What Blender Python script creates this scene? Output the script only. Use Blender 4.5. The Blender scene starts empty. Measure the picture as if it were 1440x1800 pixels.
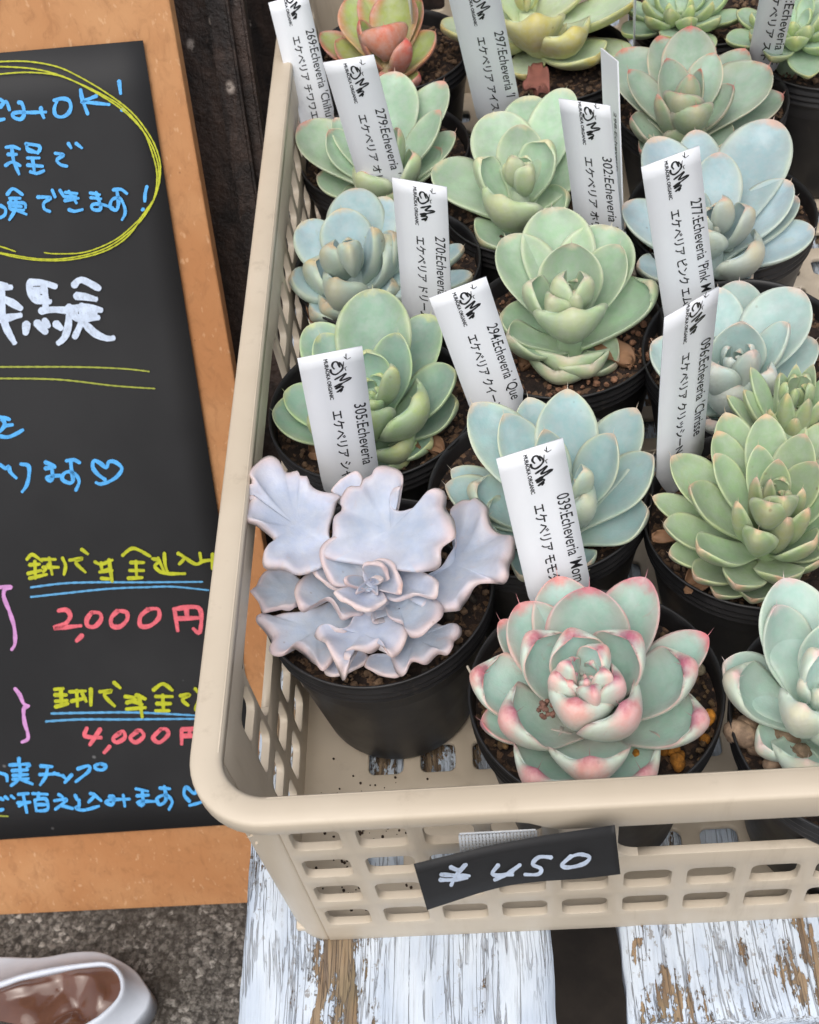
import bpy, bmesh, math, random
import numpy as np
from mathutils import Vector, Matrix
R = math.radians
rnd = random.Random(7)
scene = bpy.context.scene
col = scene.collection
MM = 0.001
# ------------------------------------------------------------------ camera
F_PX, PITCH, YAW, ROLL = 2223.0, R(50), R(7.5), R(10)
CAM = Vector((0, 0, 0.393))
_fw = Vector((-math.sin(YAW)*math.cos(PITCH), math.cos(YAW)*math.cos(PITCH), -math.sin(PITCH)))
_r0 = Vector((math.cos(YAW), math.sin(YAW), 0)); _u0 = _r0.cross(_fw)
_r = _r0*math.cos(ROLL) - _u0*math.sin(ROLL); _u = _r0*math.sin(ROLL) + _u0*math.cos(ROLL)
cd = bpy.data.cameras.new('camera'); cam = bpy.data.objects.new('camera', cd); col.objects.link(cam)
cd.sensor_fit = 'HORIZONTAL'; cd.sensor_width = 36; cd.lens = 36*F_PX/1440
cd.clip_start = 0.01; cd.clip_end = 300
cam.matrix_world = Matrix(((_r.x, _u.x, -_fw.x, CAM.x), (_r.y, _u.y, -_fw.y, CAM.y), (_r.z, _u.z, -_fw.z, CAM.z), (0, 0, 0, 1)))
cd.dof.use_dof = True; cd.dof.focus_distance = 0.40; cd.dof.aperture_fstop = 52
scene.camera = cam
# ------------------------------------------------------------------ sky, sun, exposure
world = bpy.data.worlds.new("World"); scene.world = world; world.use_nodes = True
wn = world.node_tree; bg = wn.nodes['Background']
sky = wn.nodes.new('ShaderNodeTexSky'); sky.sky_type = 'NISHITA'; sky.sun_disc = False
SUN_EL, SUN_AZ = R(64), R(195)          # azimuth clockwise from +Y
sky.sun_elevation = SUN_EL; sky.sun_rotation = SUN_AZ
sky.air_density = 1.0; sky.dust_density = 4.0; sky.ozone_density = 1.0
hs = wn.nodes.new('ShaderNodeHueSaturation'); hs.inputs['Saturation'].default_value = .5      # thin overcast
wn.links.new(sky.outputs[0], hs.inputs['Color']); wn.links.new(hs.outputs[0], bg.inputs[0]); bg.inputs[1].default_value = 0.15
sl = bpy.data.lights.new('sun', 'SUN'); sl.energy = 1.2; sl.angle = R(70); sl.color = (1, 0.955, 0.89)
so = bpy.data.objects.new('sun', sl); col.objects.link(so)
sd = Vector((math.sin(SUN_AZ)*math.cos(SUN_EL), math.cos(SUN_AZ)*math.cos(SUN_EL), math.sin(SUN_EL)))
so.rotation_euler = sd.to_track_quat('Z', 'Y').to_euler(); so.location = (0, 0, 3)
scene.view_settings.view_transform = 'Standard'; scene.view_settings.look = 'None'
scene.view_settings.exposure = 0.18; scene.view_settings.gamma = 1.0
scene.view_settings.use_curve_mapping = False
scene.cycles.max_bounces = 8
# ------------------------------------------------------------------ helpers
def ray(px, py):
    return _fw + _r*((px-720)/F_PX) - _u*((py-900)/F_PX)
def at(px, py, z):
    d = ray(px, py); t = (z-CAM.z)/d.z
    return CAM + d*t
def on_plane(px, py, P, N):
    d = ray(px, py); return CAM + d*((P-CAM).dot(N)/d.dot(N))
def depth(P): return (P-CAM).dot(_fw)
def lin(c):
    return tuple((x/255/12.92 if x/255 <= .04045 else ((x/255+.055)/1.055)**2.4) for x in c) + (1,)

def new_obj(name, me, mat=None, parent=None):
    o = bpy.data.objects.new(name, me); col.objects.link(o)
    if mat is not None and me is not None: 
        me.materials.append(mat)
    if parent is not None: o.parent = parent
    return o
def empty(name, loc=(0, 0, 0)):
    o = bpy.data.objects.new(name, None); o.empty_display_size = .02; col.objects.link(o); o.location = loc
    return o
def tag(o, label=None, cat=None, group=None, kind=None):
    for k, v in (('label', label), ('category', cat), ('group', group), ('kind', kind)):
        if v: o[k] = v
    return o
def mesh(name, verts, faces, smooth=True):
    me = bpy.data.meshes.new(name); me.from_pydata([tuple(v) for v in verts], [], faces)
    if smooth: me.polygons.foreach_set('use_smooth', [True]*len(me.polygons))
    me.update(); return me
def rel(me, loc):                        # shift mesh data so that its parent's origin is loc
    me.transform(Matrix.Translation(-Vector(loc)))
def box(bm, lo, hi):
    vs = [bm.verts.new((x, y, z)) for x in (lo[0], hi[0]) for y in (lo[1], hi[1]) for z in (lo[2], hi[2])]
    for f in ((0, 1, 3, 2), (4, 6, 7, 5), (0, 4, 5, 1), (2, 3, 7, 6), (0, 2, 6, 4), (1, 5, 7, 3)): bm.faces.new([vs[i] for i in f])
def bm_mesh(name, bm, smooth=False):
    bmesh.ops.recalc_face_normals(bm, faces=bm.faces)
    me = bpy.data.meshes.new(name); bm.to_mesh(me); bm.free()
    if smooth: me.polygons.foreach_set('use_smooth', [True]*len(me.polygons))
    return me
def vnoise(p, s, seed=0):
    from mathutils import noise
    return noise.noise(Vector(p)*s + Vector((seed*13.7, seed*7.1, seed*3.3)))

# ------------------------------------------------------------------ materials
class NT:
    def __init__(self, name):
        self.m = bpy.data.materials.new(name); self.m.use_nodes = True
        self.t = self.m.node_tree; self.n = self.t.nodes; self.b = self.n['Principled BSDF']
    def node(self, typ, **kw):
        n = self.n.new(typ)
        for k, v in kw.items(): setattr(n, k, v)
        return n
    def link(self, a, b): self.t.links.new(a, b)
    def set(self, node, key, v):
        if hasattr(v, 'links') or isinstance(v, bpy.types.NodeSocket): self.link(v, node.inputs[key])
        else: node.inputs[key].default_value = v
    def coord(self, scale=(1, 1, 1), which='Object'):
        tc = self.node('ShaderNodeTexCoord'); mp = self.node('ShaderNodeMapping')
        self.link(tc.outputs[which], mp.inputs[0]); mp.inputs['Scale'].default_value = scale
        return mp.outputs[0]
    def noise(self, vec, scale, detail=4, rough=.5, dist=0):
        n = self.node('ShaderNodeTexNoise'); self.link(vec, n.inputs['Vector'])
        n.inputs['Scale'].default_value = scale; n.inputs['Detail'].default_value = detail
        n.inputs['Roughness'].default_value = rough; n.inputs['Distortion'].default_value = dist
        return n.outputs['Fac']
    def voro(self, vec, scale, feature='F1', out='Distance', rand=1):
        n = self.node('ShaderNodeTexVoronoi', feature=feature); self.link(vec, n.inputs['Vector'])
        n.inputs['Scale'].default_value = scale; n.inputs['Randomness'].default_value = rand
        return n.outputs[out]
    def mr(self, v, a, b, c=0, d=1, smooth=True):
        n = self.node('ShaderNodeMapRange', interpolation_type='SMOOTHSTEP' if smooth else 'LINEAR')
        self.link(v, n.inputs[0])
        for i, x in zip((1, 2, 3, 4), (a, b, c, d)): n.inputs[i].default_value = x
        return n.outputs[0]
    def math(self, op, a, b=0):
        n = self.node('ShaderNodeMath', operation=op)
        self.set(n, 0, a); self.set(n, 1, b); return n.outputs[0]
    def mix(self, f, a, b, blend='MIX'):
        n = self.node('ShaderNodeMix', data_type='RGBA', blend_type=blend)
        self.set(n, 0, f); self.set(n, 6, a); self.set(n, 7, b); return n.outputs[2]
    def bump(self, h, strength=.5, dist=.001, normal=None):
        n = self.node('ShaderNodeBump'); n.inputs['Strength'].default_value = strength
        n.inputs['Distance'].default_value = dist; self.link(h, n.inputs['Height'])
        if normal is not None: self.link(normal, n.inputs['Normal'])
        return n.outputs[0]
    def out(self, base=None, rough=.5, normal=None, **kw):
        if base is not None: self.set(self.b, 'Base Color', base)
        self.set(self.b, 'Roughness', rough)
        if normal is not None: self.link(normal, self.b.inputs['Normal'])
        for k, v in kw.items(): self.set(self.b, k.replace('_', ' '), v)
        return self.m

def simple(name, c, rough=.5, var=.08, bump=0, scale=60, **kw):
    t = NT(name); v = t.coord(); n = t.noise(v, scale, 5, .6)
    cc = lin(c); dark = tuple(x*(1-var*2) for x in cc[:3]) + (1,)
    base = t.mix(t.mr(n, .3, .7), dark, cc)
    nm = t.bump(n, .5, bump) if bump else None
    return t.out(base, rough, nm, **kw)

def leaf_mat(name, center, edge, tip, under, blush, spot=None, blush_amt=.3, edge_w=.72, rough=.5, speck=.5, tip_s=.92, uedge=None):
    t = NT(name)
    a = t.node('ShaderNodeAttribute', attribute_name='lf'); sep = t.node('ShaderNodeSeparateColor'); t.link(a.outputs['Color'], sep.inputs[0])
    s, e, un = sep.outputs[0], sep.outputs[1], sep.outputs[2]
    v = t.coord(); n1 = t.noise(v, 55, 4, .6); n2 = t.noise(v, 260, 3, .6); n3 = t.noise(v, 900, 3, .7)
    oi = t.node('ShaderNodeObjectInfo'); rn = oi.outputs['Random']
    en = t.math('ADD', e, t.math('MULTIPLY', t.math('SUBTRACT', n1, .5), .35))
    soft = t.math('MULTIPLY', t.mr(en, .35, 1.05), .38)
    edgef = t.math('MULTIPLY', t.math('MAXIMUM', t.mr(en, edge_w, 1.02), soft), t.mr(s, .25, .75, .45, 1))
    tipf = t.mr(t.math('ADD', s, t.math('MULTIPLY', t.math('SUBTRACT', n2, .5), .14)), tip_s, 1.0)
    c = lin(center)
    paler = tuple(min(1, x*1.13+.01) for x in c[:3]) + (1,)
    darker = tuple(x*.87 for x in c[:3]) + (1,)
    top = t.mix(t.mr(n1, .35, .68), darker, paler)
    # the base of each leaf is greener and a little yellow where the bloom has rubbed off
    top = t.mix(t.mr(s, .45, .0, 0, .35), top, lin(edge))
    top = t.mix(t.math('MULTIPLY', edgef, .85), top, lin(edge))
    top = t.mix(t.math('MULTIPLY', tipf, .8), top, lin(tip))
    und = t.mix(t.mr(n1, .3, .7), tuple(x*.85 for x in lin(under)[:3])+(1,), lin(under))
    kn = t.math('ADD', t.math('SUBTRACT', 1.0, e), t.math('MULTIPLY', t.math('SUBTRACT', n2, .5), .5))
    keel = t.math('MULTIPLY', t.mr(kn, .15, .75), t.mr(s, .35, .95))
    und = t.mix(t.math('MULTIPLY', keel, blush_amt), und, lin(blush))
    und = t.mix(t.math('MULTIPLY', t.mr(e, .8, 1.0), .7), und, lin(uedge or edge))
    und = t.mix(t.math('MULTIPLY', tipf, .8), und, lin(spot or tip))
    base = t.mix(un, top, und)
    hsv = t.node('ShaderNodeHueSaturation'); t.link(base, hsv.inputs['Color'])
    t.link(t.mr(rn, 0, 1, .487, .513, False), hsv.inputs['Hue']); t.link(t.mr(rn, 0, 1, .94, 1.14, False), hsv.inputs['Value'])
    t.link(t.mr(n2, .3, .7, .72, 1.0), hsv.inputs['Saturation'])
    # rubbed bloom, water marks and brown flecks
    sc = t.voro(v, 150, out='Distance'); scm = t.math('MULTIPLY', t.mr(sc, .11, .04), t.mr(n1, .52, .60))
    drop = t.voro(t.coord((1, 1, 1)), 95, out='Distance'); ring = t.math('MULTIPLY', t.mr(t.math('ABSOLUTE', t.math('SUBTRACT', drop, .16)), .035, .0), t.mr(n1, .50, .40))
    rub = t.math('MULTIPLY', t.mr(t.noise(t.coord((1, 1, 1)), 120, 6, .7, 1.5), .60, .68), .22)
    base = t.mix(rub, hsv.outputs[0], tuple(x*.72 for x in lin(edge)[:3])+(1,))
    base = t.mix(t.math('MULTIPLY', ring, .0), base, (.86, .88, .86, 1))
    base = t.mix(t.math('MULTIPLY', scm, speck), base, lin((112, 84, 58)))
    rg = t.mr(n2, .3, .7, rough-.1, rough+.16)
    nm = t.bump(n3, .25, .0004); nm = t.bump(n1, .35, .0012, nm)
    m = t.out(base, rg, nm)
    t.b.inputs['Subsurface Weight'].default_value = .16
    t.b.inputs['Subsurface Radius'].default_value = (1, .9, .6); t.b.inputs['Subsurface Scale'].default_value = .0025
    t.b.inputs['Sheen Weight'].default_value = .12; t.b.inputs['Sheen Roughness'].default_value = .5
    t.b.inputs['Specular IOR Level'].default_value = .38
    return m

def plastic_beige():
    t = NT('beige_plastic'); v = t.coord()
    n = t.noise(v, 14, 4, .6); n2 = t.noise(t.coord((1, 1, .12)), 90, 5, .65); sp = t.voro(v, 130)
    base = t.mix(t.mr(n, .3, .7), lin((196, 182, 161)), lin((207, 194, 174)))
    base = t.mix(t.math('MULTIPLY', t.mr(n2, .56, .74), .26), base, lin((146, 130, 108)))
    spm = t.math('MULTIPLY', t.mr(sp, .055, .02), t.mr(t.noise(v, 33, 2), .58, .66))
    base = t.mix(spm, base, lin((66, 52, 40)))
    return t.out(base, t.mr(n2, .3, .7, .34, .52), t.bump(t.noise(v, 500, 3), .12, .0002), Subsurface_Weight=.0, Specular_IOR_Level=.42)
def pot_mat():
    t = NT('black_vinyl'); v = t.coord(); n = t.noise(v, 35, 5, .6); n2 = t.noise(t.coord((1, 1, .2)), 160, 4, .7)
    base = t.mix(t.mr(n, .35, .7), (.010, .010, .011, 1), (.028, .027, .028, 1))
    base = t.mix(t.math('MULTIPLY', t.mr(n2, .6, .78), .35), base, (.11, .09, .07, 1))
    return t.out(base, t.mr(n, .3, .7, .36, .55), t.bump(n2, .15, .0004))
def soil_mat(c1, c2, nm='soil'):
    t = NT(nm); v = t.coord(); vo = t.voro(v, 520, out='Color'); sep = t.node('ShaderNodeSeparateColor'); t.link(vo, sep.inputs[0])
    n = t.noise(v, 240, 5, .7)
    base = t.mix(t.mr(sep.outputs[0], .55, .95), lin(c1), lin(c2))
    base = t.mix(t.mr(n, .45, .65), base, tuple(x*.35 for x in lin(c1)[:3])+(1,))
    return t.out(base, .9, t.bump(n, .9, .0015))
def stone_mat(name, c, var=.25):
    t = NT(name); v = t.coord(); n = t.noise(v, 420, 5, .7); n2 = t.noise(v, 130, 3)
    oi = t.node('ShaderNodeObjectInfo')
    cc = lin(c)
    base = t.mix(t.mr(n, .35, .7), tuple(x*.5 for x in cc[:3])+(1,), cc)
    base = t.mix(t.mr(n2, .55, .72, 0, .5), base, tuple(x*.3 for x in cc[:3])+(1,))
    hsv = t.node('ShaderNodeHueSaturation'); t.link(base, hsv.inputs['Color']); t.link(t.mr(oi.outputs['Random'], 0, 1, .6, 1.25, False), hsv.inputs['Value'])
    return t.out(hsv.outputs[0], .85, t.bump(n, .8, .0008))
def plank_mat(seed):
    t = NT('peeling_paint_wood')
    tc = t.node('ShaderNodeTexCoord'); mp = t.node('ShaderNodeMapping'); t.link(tc.outputs['Object'], mp.inputs[0])
    mp.inputs['Location'].default_value = (seed*1.7, seed*.9, 0)
    v = mp.outputs[0]
    wob = t.node('ShaderNodeTexNoise'); t.link(v, wob.inputs['Vector']); wob.inputs['Scale'].default_value = 9
    vm = t.node('ShaderNodeVectorMath', operation='MULTIPLY_ADD'); t.link(wob.outputs['Color'], vm.inputs[0]); vm.inputs[1].default_value = (.012, .0, 0); t.link(v, vm.inputs[2])
    v = vm.outputs[0]
    def st(sx, sy):
        m = t.node('ShaderNodeMapping'); t.link(v, m.inputs[0]); m.inputs['Scale'].default_value = (sx, sy, 1); return m.outputs[0]
    grain = t.noise(st(1, .030), 900, 6, .7)               # fine fibres along the board
    grain2 = t.noise(st(1, .045), 260, 5, .65, .3)
    big = t.noise(st(1, .20), 46, 5, .6, .4)               # where the paint came off
    big2 = t.noise(st(1, .30), 130, 6, .72, .3)
    flake = t.noise(st(1, .55), 430, 5, .7, .2)
    ridge = t.math('ABSOLUTE', t.math('SUBTRACT', t.noise(st(1, .035), 150, 3, .55), .5))
    ridge2 = t.math('ABSOLUTE', t.math('SUBTRACT', t.noise(st(1, .06), 330, 3, .55), .5))
    wood = t.mix(t.mr(grain2, .35, .65), lin((116, 98, 80)), lin((166, 144, 116)))
    wood = t.mix(t.mr(big2, .5, .68, 0, .6), wood, lin((156, 126, 92)))
    wood = t.mix(t.math('MULTIPLY', t.mr(t.noise(v, 30, 3), .5, .7), .3), wood, lin((108, 106, 72)))
    wood = t.mix(t.mr(grain, .50, .68, 0, .75), wood, lin((52, 42, 34)))
    paint = t.mix(t.mr(t.noise(st(1, .3), 90, 4), .3, .7), lin((192, 205, 221)), lin((216, 226, 236)))
    # paint sunk into the grain: grey fibres, dense in some zones
    thin = t.math('MULTIPLY', t.mr(grain, .50, .66), t.mr(big2, .36, .66, .12, 1))
    paint = t.mix(t.math('MULTIPLY', thin, .44), paint, lin((128, 126, 128)))
    paint = t.mix(t.math('MULTIPLY', t.math('MULTIPLY', t.mr(flake, .56, .62), t.mr(big, .42, .56)), .7), paint, lin((126, 116, 104)))
    m0 = t.math('ADD', big, t.math('MULTIPLY', t.math('SUBTRACT', big2, .5), .50))
    m0 = t.math('ADD', m0, t.math('MULTIPLY', t.math('SUBTRACT', flake, .5), .22))
    m0 = t.math('ADD', m0, t.math('MULTIPLY', t.math('SUBTRACT', grain, .5), .18))
    peel = t.mr(m0, .585, .60)
    c = t.math('MAXIMUM', t.math('MULTIPLY', t.mr(ridge, .012, .004), t.mr(big2, .42, .5)), t.math('MULTIPLY', t.mr(ridge2, .022, .008), t.mr(big, .40, .5)))
    base = t.mix(peel, paint, wood); base = t.mix(t.math('MULTIPLY', c, .48), base, lin((92, 84, 80)))
    hgt = t.math('SUBTRACT', t.math('ADD', t.math('MULTIPLY', grain, .45), t.math('MULTIPLY', t.math('SUBTRACT', 1.0, peel), .9)), t.math('MULTIPLY', c, .8))
    return t.out(base, .72, t.bump(hgt, .9, .0010))
def concrete_mat():
    t = NT('washed_concrete'); v = t.coord()
    wn_ = t.node('ShaderNodeTexNoise'); t.link(v, wn_.inputs['Vector']); wn_.inputs['Scale'].default_value = 260; wn_.inputs['Detail'].default_value = 3
    vm = t.node('ShaderNodeVectorMath', operation='MULTIPLY_ADD'); t.link(wn_.outputs['Color'], vm.inputs[0]); vm.inputs[1].default_value = (.006, .006, .0); t.link(v, vm.inputs[2])
    vo = t.node('ShaderNodeTexVoronoi', feature='F1'); t.link(vm.outputs[0], vo.inputs['Vector']); vo.inputs['Scale'].default_value = 330
    sep = t.node('ShaderNodeSeparateColor'); t.link(vo.outputs['Color'], sep.inputs[0])
    n = t.noise(v, 16, 6, .65); n2 = t.noise(v, 300, 6, .75); n3 = t.noise(v, 900, 4, .7)
    base = t.mix(t.mr(sep.outputs[0], 0, 1, 0, 1, False), lin((104, 99, 92)), lin((164, 158, 149)))
    base = t.mix(t.mr(sep.outputs[1], .88, .94), base, lin((206, 200, 190)))
    base = t.mix(t.mr(vo.outputs['Distance'], .45, .9, 0, .8), base, lin((52, 47, 42)))
    base = t.mix(t.mr(n2, .44, .62, 0, .8), base, lin((44, 40, 36)))
    base = t.mix(t.mr(n, .44, .66, 0, .6), base, lin((60, 52, 42)))
    h = t.math('ADD', t.math('MULTIPLY', t.math('SUBTRACT', 1.0, n2), 1.2), t.math('MULTIPLY', n3, .3))
    h = t.math('SUBTRACT', h, t.math('MULTIPLY', vo.outputs['Distance'], .5))
    return t.out(base, .85, t.bump(h, 1.0, .003))
def board_mat():
    t = NT('kraft_fibreboard'); v = t.coord(); n = t.noise(v, 8, 4, .6); n2 = t.noise(t.coord((1, 1, .5)), 170, 6, .7, .8); fl = t.voro(v, 85)
    base = t.mix(t.mr(n, .35, .65), lin((178, 122, 76)), lin((196, 146, 100)))
    base = t.mix(t.mr(n2, .45, .75, 0, .45), base, lin((138, 92, 56)))
    base = t.mix(t.math('MULTIPLY', t.mr(fl, .06, .02), .6), base, lin((92, 60, 36)))
    base = t.mix(t.mr(t.noise(t.coord((1, 1, .25)), 420, 4), .62, .72, 0, .35), base, lin((226, 190, 150)))
    return t.out(base, .8, t.bump(n2, .4, .0006))
def dark_panel_mat():
    t = NT('tarred_wood'); v = t.coord(); n = t.noise(t.coord((1, 1, .25)), 60, 6, .7, .5); n2 = t.noise(v, 140, 5, .7); sp = t.voro(t.coord((1, 1, .6)), 62)
    base = t.mix(t.mr(n, .35, .7), lin((26, 19, 16)), lin((70, 54, 46)))
    base = t.mix(t.math('MULTIPLY', t.mr(sp, .17, .05), t.mr(n2, .46, .56)), base, lin((176, 164, 154)))
    base = t.mix(t.mr(n2, .58, .75, 0, .5), base, lin((86, 68, 58)))
    return t.out(base, .6, t.bump(n2, .8, .003))
def paper_mat():
    t = NT('black_paper'); v = t.coord(); n = t.noise(v, 7, 4, .6); sp = t.voro(v, 36); n2 = t.noise(v, 900, 3)
    base = t.mix(t.mr(n, .35, .65), (.017, .017, .018, 1), (.026, .026, .027, 1))
    base = t.mix(t.math('MULTIPLY', t.mr(sp, .05, .02), .35), base, (.35, .35, .35, 1))
    return t.out(base, .62, t.bump(n2, .1, .0002), Specular_IOR_Level=.35)
def ink(name, c, rough=.45):
    t = NT(name); v = t.coord(); n = t.noise(v, 240, 5, .65); n2 = t.noise(t.coord((1, 1, .35)), 700, 4, .7)
    cc = lin(c); base = t.mix(t.mr(n, .3, .7), tuple(x*.78 for x in cc[:3])+(1,), cc)
    base = t.mix(t.mr(n2, .52, .68, 0, .42), base, tuple(x*.35+.02 for x in cc[:3])+(1,))
    return t.out(base, rough)

M_tray = plastic_beige(); M_pot = pot_mat(); M_plank = [plank_mat(i) for i in range(3)]
M_conc = concrete_mat(); M_board = board_mat(); M_panel = dark_panel_mat(); M_paper = paper_mat()
M_soil = soil_mat((44, 32, 26), (110, 84, 62)); M_tag = simple('white_plastic_tag', (243, 246, 250), .38, .03, 0, 20)
M_print = ink('black_print', (30, 30, 34)); M_white_ink = ink('white_marker', (212, 226, 246))
M_dull = simple('dark_wood', (52, 42, 34), .8, .2, .001, 80)

# ------------------------------------------------------------------ ground
g = new_obj('ground', mesh('ground', [(-60, -60, -.3), (60, -60, -.3), (60, 60, -.3), (-60, 60, -.3)], [(0, 1, 2, 3)], False), M_conc)
tag(g, kind='structure')

# ------------------------------------------------------------------ bench of painted planks
bench = tag(empty('plank_bench', (0, .4, -.3)), 'low plank bench under the tray, white paint peeling off the bare brown wood', 'bench')
def plank(x0, x1, y0, y1, ztop, th, mat, seed, name='plank'):
    nx, ny = 22, 90; vs = []; fs = []
    rr = random.Random(seed)
    for top in (1, 0):
        for j in range(ny+1):
            for i in range(nx+1):
                u = i/nx; v = j/ny; x = x0+(x1-x0)*u; y = y0+(y1-y0)*v
                if i in (0, nx): x += (.0009*vnoise((x, y, seed), 60) + .0005*vnoise((x, y, seed), 260))
                if j == 0: y += .0012*vnoise((x, 0, seed), 130)
                z = ztop if top else ztop-th
                if top:
                    e = min(u, 1-u)*(x1-x0); z -= .0012*max(0, 1-e/.003)**2
                    z += .0005*vnoise((x*3, y*.3, seed), 60)
                vs.append((x, y, z))
    W_ = nx+1; N_ = W_*(ny+1)
    for j in range(ny):
        for i in range(nx):
            a = j*W_+i; fs.append((a, a+1, a+1+W_, a+W_)); fs.append((N_+a, N_+a+W_, N_+a+W_+1, N_+a+1))
    for j in range(ny):
        a = j*W_; fs.append((a, a+W_, N_+a+W_, N_+a)); a = j*W_+nx; fs.append((a, N_+a, N_+a+W_, a+W_))
    for i in range(nx):
        fs.append((i, N_+i, N_+i+1, i+1)); a = ny*W_+i; fs.append((a, a+1, N_+a+1, N_+a))
    me = mesh(name, vs, fs); rel(me, bench.location)
    return new_obj(name, me, mat, bench)
Y0 = .1225
plank(-.0975, .0010, Y0-.004, .70, 0, .018, M_plank[0], 1)
plank(.0225, .1260, Y0, .70, .0005, .018, M_plank[1], 2)
plank(.1440, .2450, Y0+.002, .70, 0, .018, M_plank[2], 3)
plank(.2650, .3600, Y0, .70, 0, .018, M_plank[0], 4)
bm = bmesh.new(); box(bm, (-.0950, Y0-.018, -.062), (.358, Y0-.0075, -.0195)); o = bm_mesh('front_rail', bm); rel(o, bench.location); new_obj('front_rail', o, M_plank[1], bench)
bm = bmesh.new(); box(bm, (-.06, .20, -.060), (.33, .235, -.0195)); o = bm_mesh('cross_brace', bm); rel(o, bench.location); new_obj('cross_brace', o, M_dull, bench)
bm = bmesh.new(); box(bm, (-.06, .58, -.060), (.33, .615, -.0195)); o = bm_mesh('cross_brace', bm); rel(o, bench.location); new_obj('cross_brace', o, M_dull, bench)
for x, y in ((-.09, Y0-.006), (.31, Y0-.006), (-.09, .64), (.31, .64)):
    bm = bmesh.new(); box(bm, (x, y, -.3), (x+.04, y+.04, -.0198)); o = bm_mesh('leg', bm); rel(o, bench.location); new_obj('leg', o, M_plank[2], bench)
# something low and dark under the bench, seen through the gap
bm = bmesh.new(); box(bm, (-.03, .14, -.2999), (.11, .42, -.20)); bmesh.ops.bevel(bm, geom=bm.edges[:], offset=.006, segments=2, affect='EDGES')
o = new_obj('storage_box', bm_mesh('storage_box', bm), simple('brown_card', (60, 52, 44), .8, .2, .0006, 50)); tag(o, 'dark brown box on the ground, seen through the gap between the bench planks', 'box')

# ------------------------------------------------------------------ menu board, leaning back
LEAN = R(25); BX, BY = -.170, .292
bdir = Vector((0, math.sin(LEAN), math.cos(LEAN))); bnrm = Vector((0, -math.cos(LEAN), math.sin(LEAN))); B0 = Vector((BX, BY, -.3))
def bpt(u, v, n=0): return B0 + Vector((1, 0, 0))*u + bdir*v + bnrm*n
def on_board(px, py, n=0): return on_plane(px, py, B0 + bnrm*n, bnrm)
board = tag(empty('menu_board', B0), 'brown fibreboard sign leaning back on the ground, a black sheet of paper on it', 'sign board')
def slab(corners, n, th, up=bnrm, name='panel', segs=14, seed=0, amp=0.0):
    A, Bq, Cq, D = corners; vs = []; fs = []; k = segs
    for lay in (n, n-th):
        for j in range(k+1):
            for i in range(k+1):
                u, v = i/k, j/k
                P = (A*(1-u)+Bq*u)*(1-v) + (D*(1-u)+Cq*u)*v
                vs.append(P + up*(lay + amp*vnoise(P, 14, seed)))
    W_ = k+1; N_ = W_*W_
    for j in range(k):
        for i in range(k):
            a = j*W_+i; fs.append((a, a+1, a+1+W_, a+W_)); fs.append((N_+a, N_+a+W_, N_+a+W_+1, N_+a+1))
        a = j*W_; fs.append((a, a+W_, N_+a+W_, N_+a)); a = j*W_+k; fs.append((a, N_+a, N_+a+W_, a+W_))
        fs.append((j, N_+j, N_+j+1, j+1)); a = k*W_+j; fs.append((a, a+1, N_+a+1, N_+a))
    return mesh(name, vs, fs, False)
me = slab([bpt(-.335, 0), bpt(.044, 0), bpt(.043, .56), bpt(-.335, .56)], 0, .009, name='backing_board'); rel(me, B0); o = new_obj('backing_board', me, M_board, board)
bv = o.modifiers.new('bevel', 'BEVEL'); bv.width = .0008; bv.segments = 2; bv.limit_method = 'ANGLE'
# paper: right edge and the top/bottom edges as they lie in the photo
PTR, PBR = on_board(253, 70), on_board(471, 1441); PTL = PTR + (on_board(0, 92)-PTR).normalized()*.297; PBL = PBR + (on_board(0, 1472)-PBR).normalized()*.297
me = slab([PBL, PBR, PTR, PTL], .0022, .0004, name='paper', segs=20, seed=4, amp=.0002); rel(me, B0)
me.polygons.foreach_set('use_smooth', [True]*len(me.polygons)); paper = new_obj('paper', me, M_paper, board)
def smooth_poly(P, step):
    if len(P) < 3: 
        return [P[0], (P[0]+P[1])/2, P[1]] if len(P) == 2 else P
    out = []
    for i in range(len(P)-1):
        p0 = P[max(0, i-1)]; p1 = P[i]; p2 = P[i+1]; p3 = P[min(len(P)-1, i+2)]
        n = max(2, int((p2-p1).length/step))
        for k in range(n):
            t = k/n; out.append(.5*((2*p1)+(p2-p0)*t+(2*p0-5*p1+4*p2-p3)*t*t+(3*p1-p0-3*p2+p3)*t**3))
    out.append(P[-1]); return out
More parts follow.
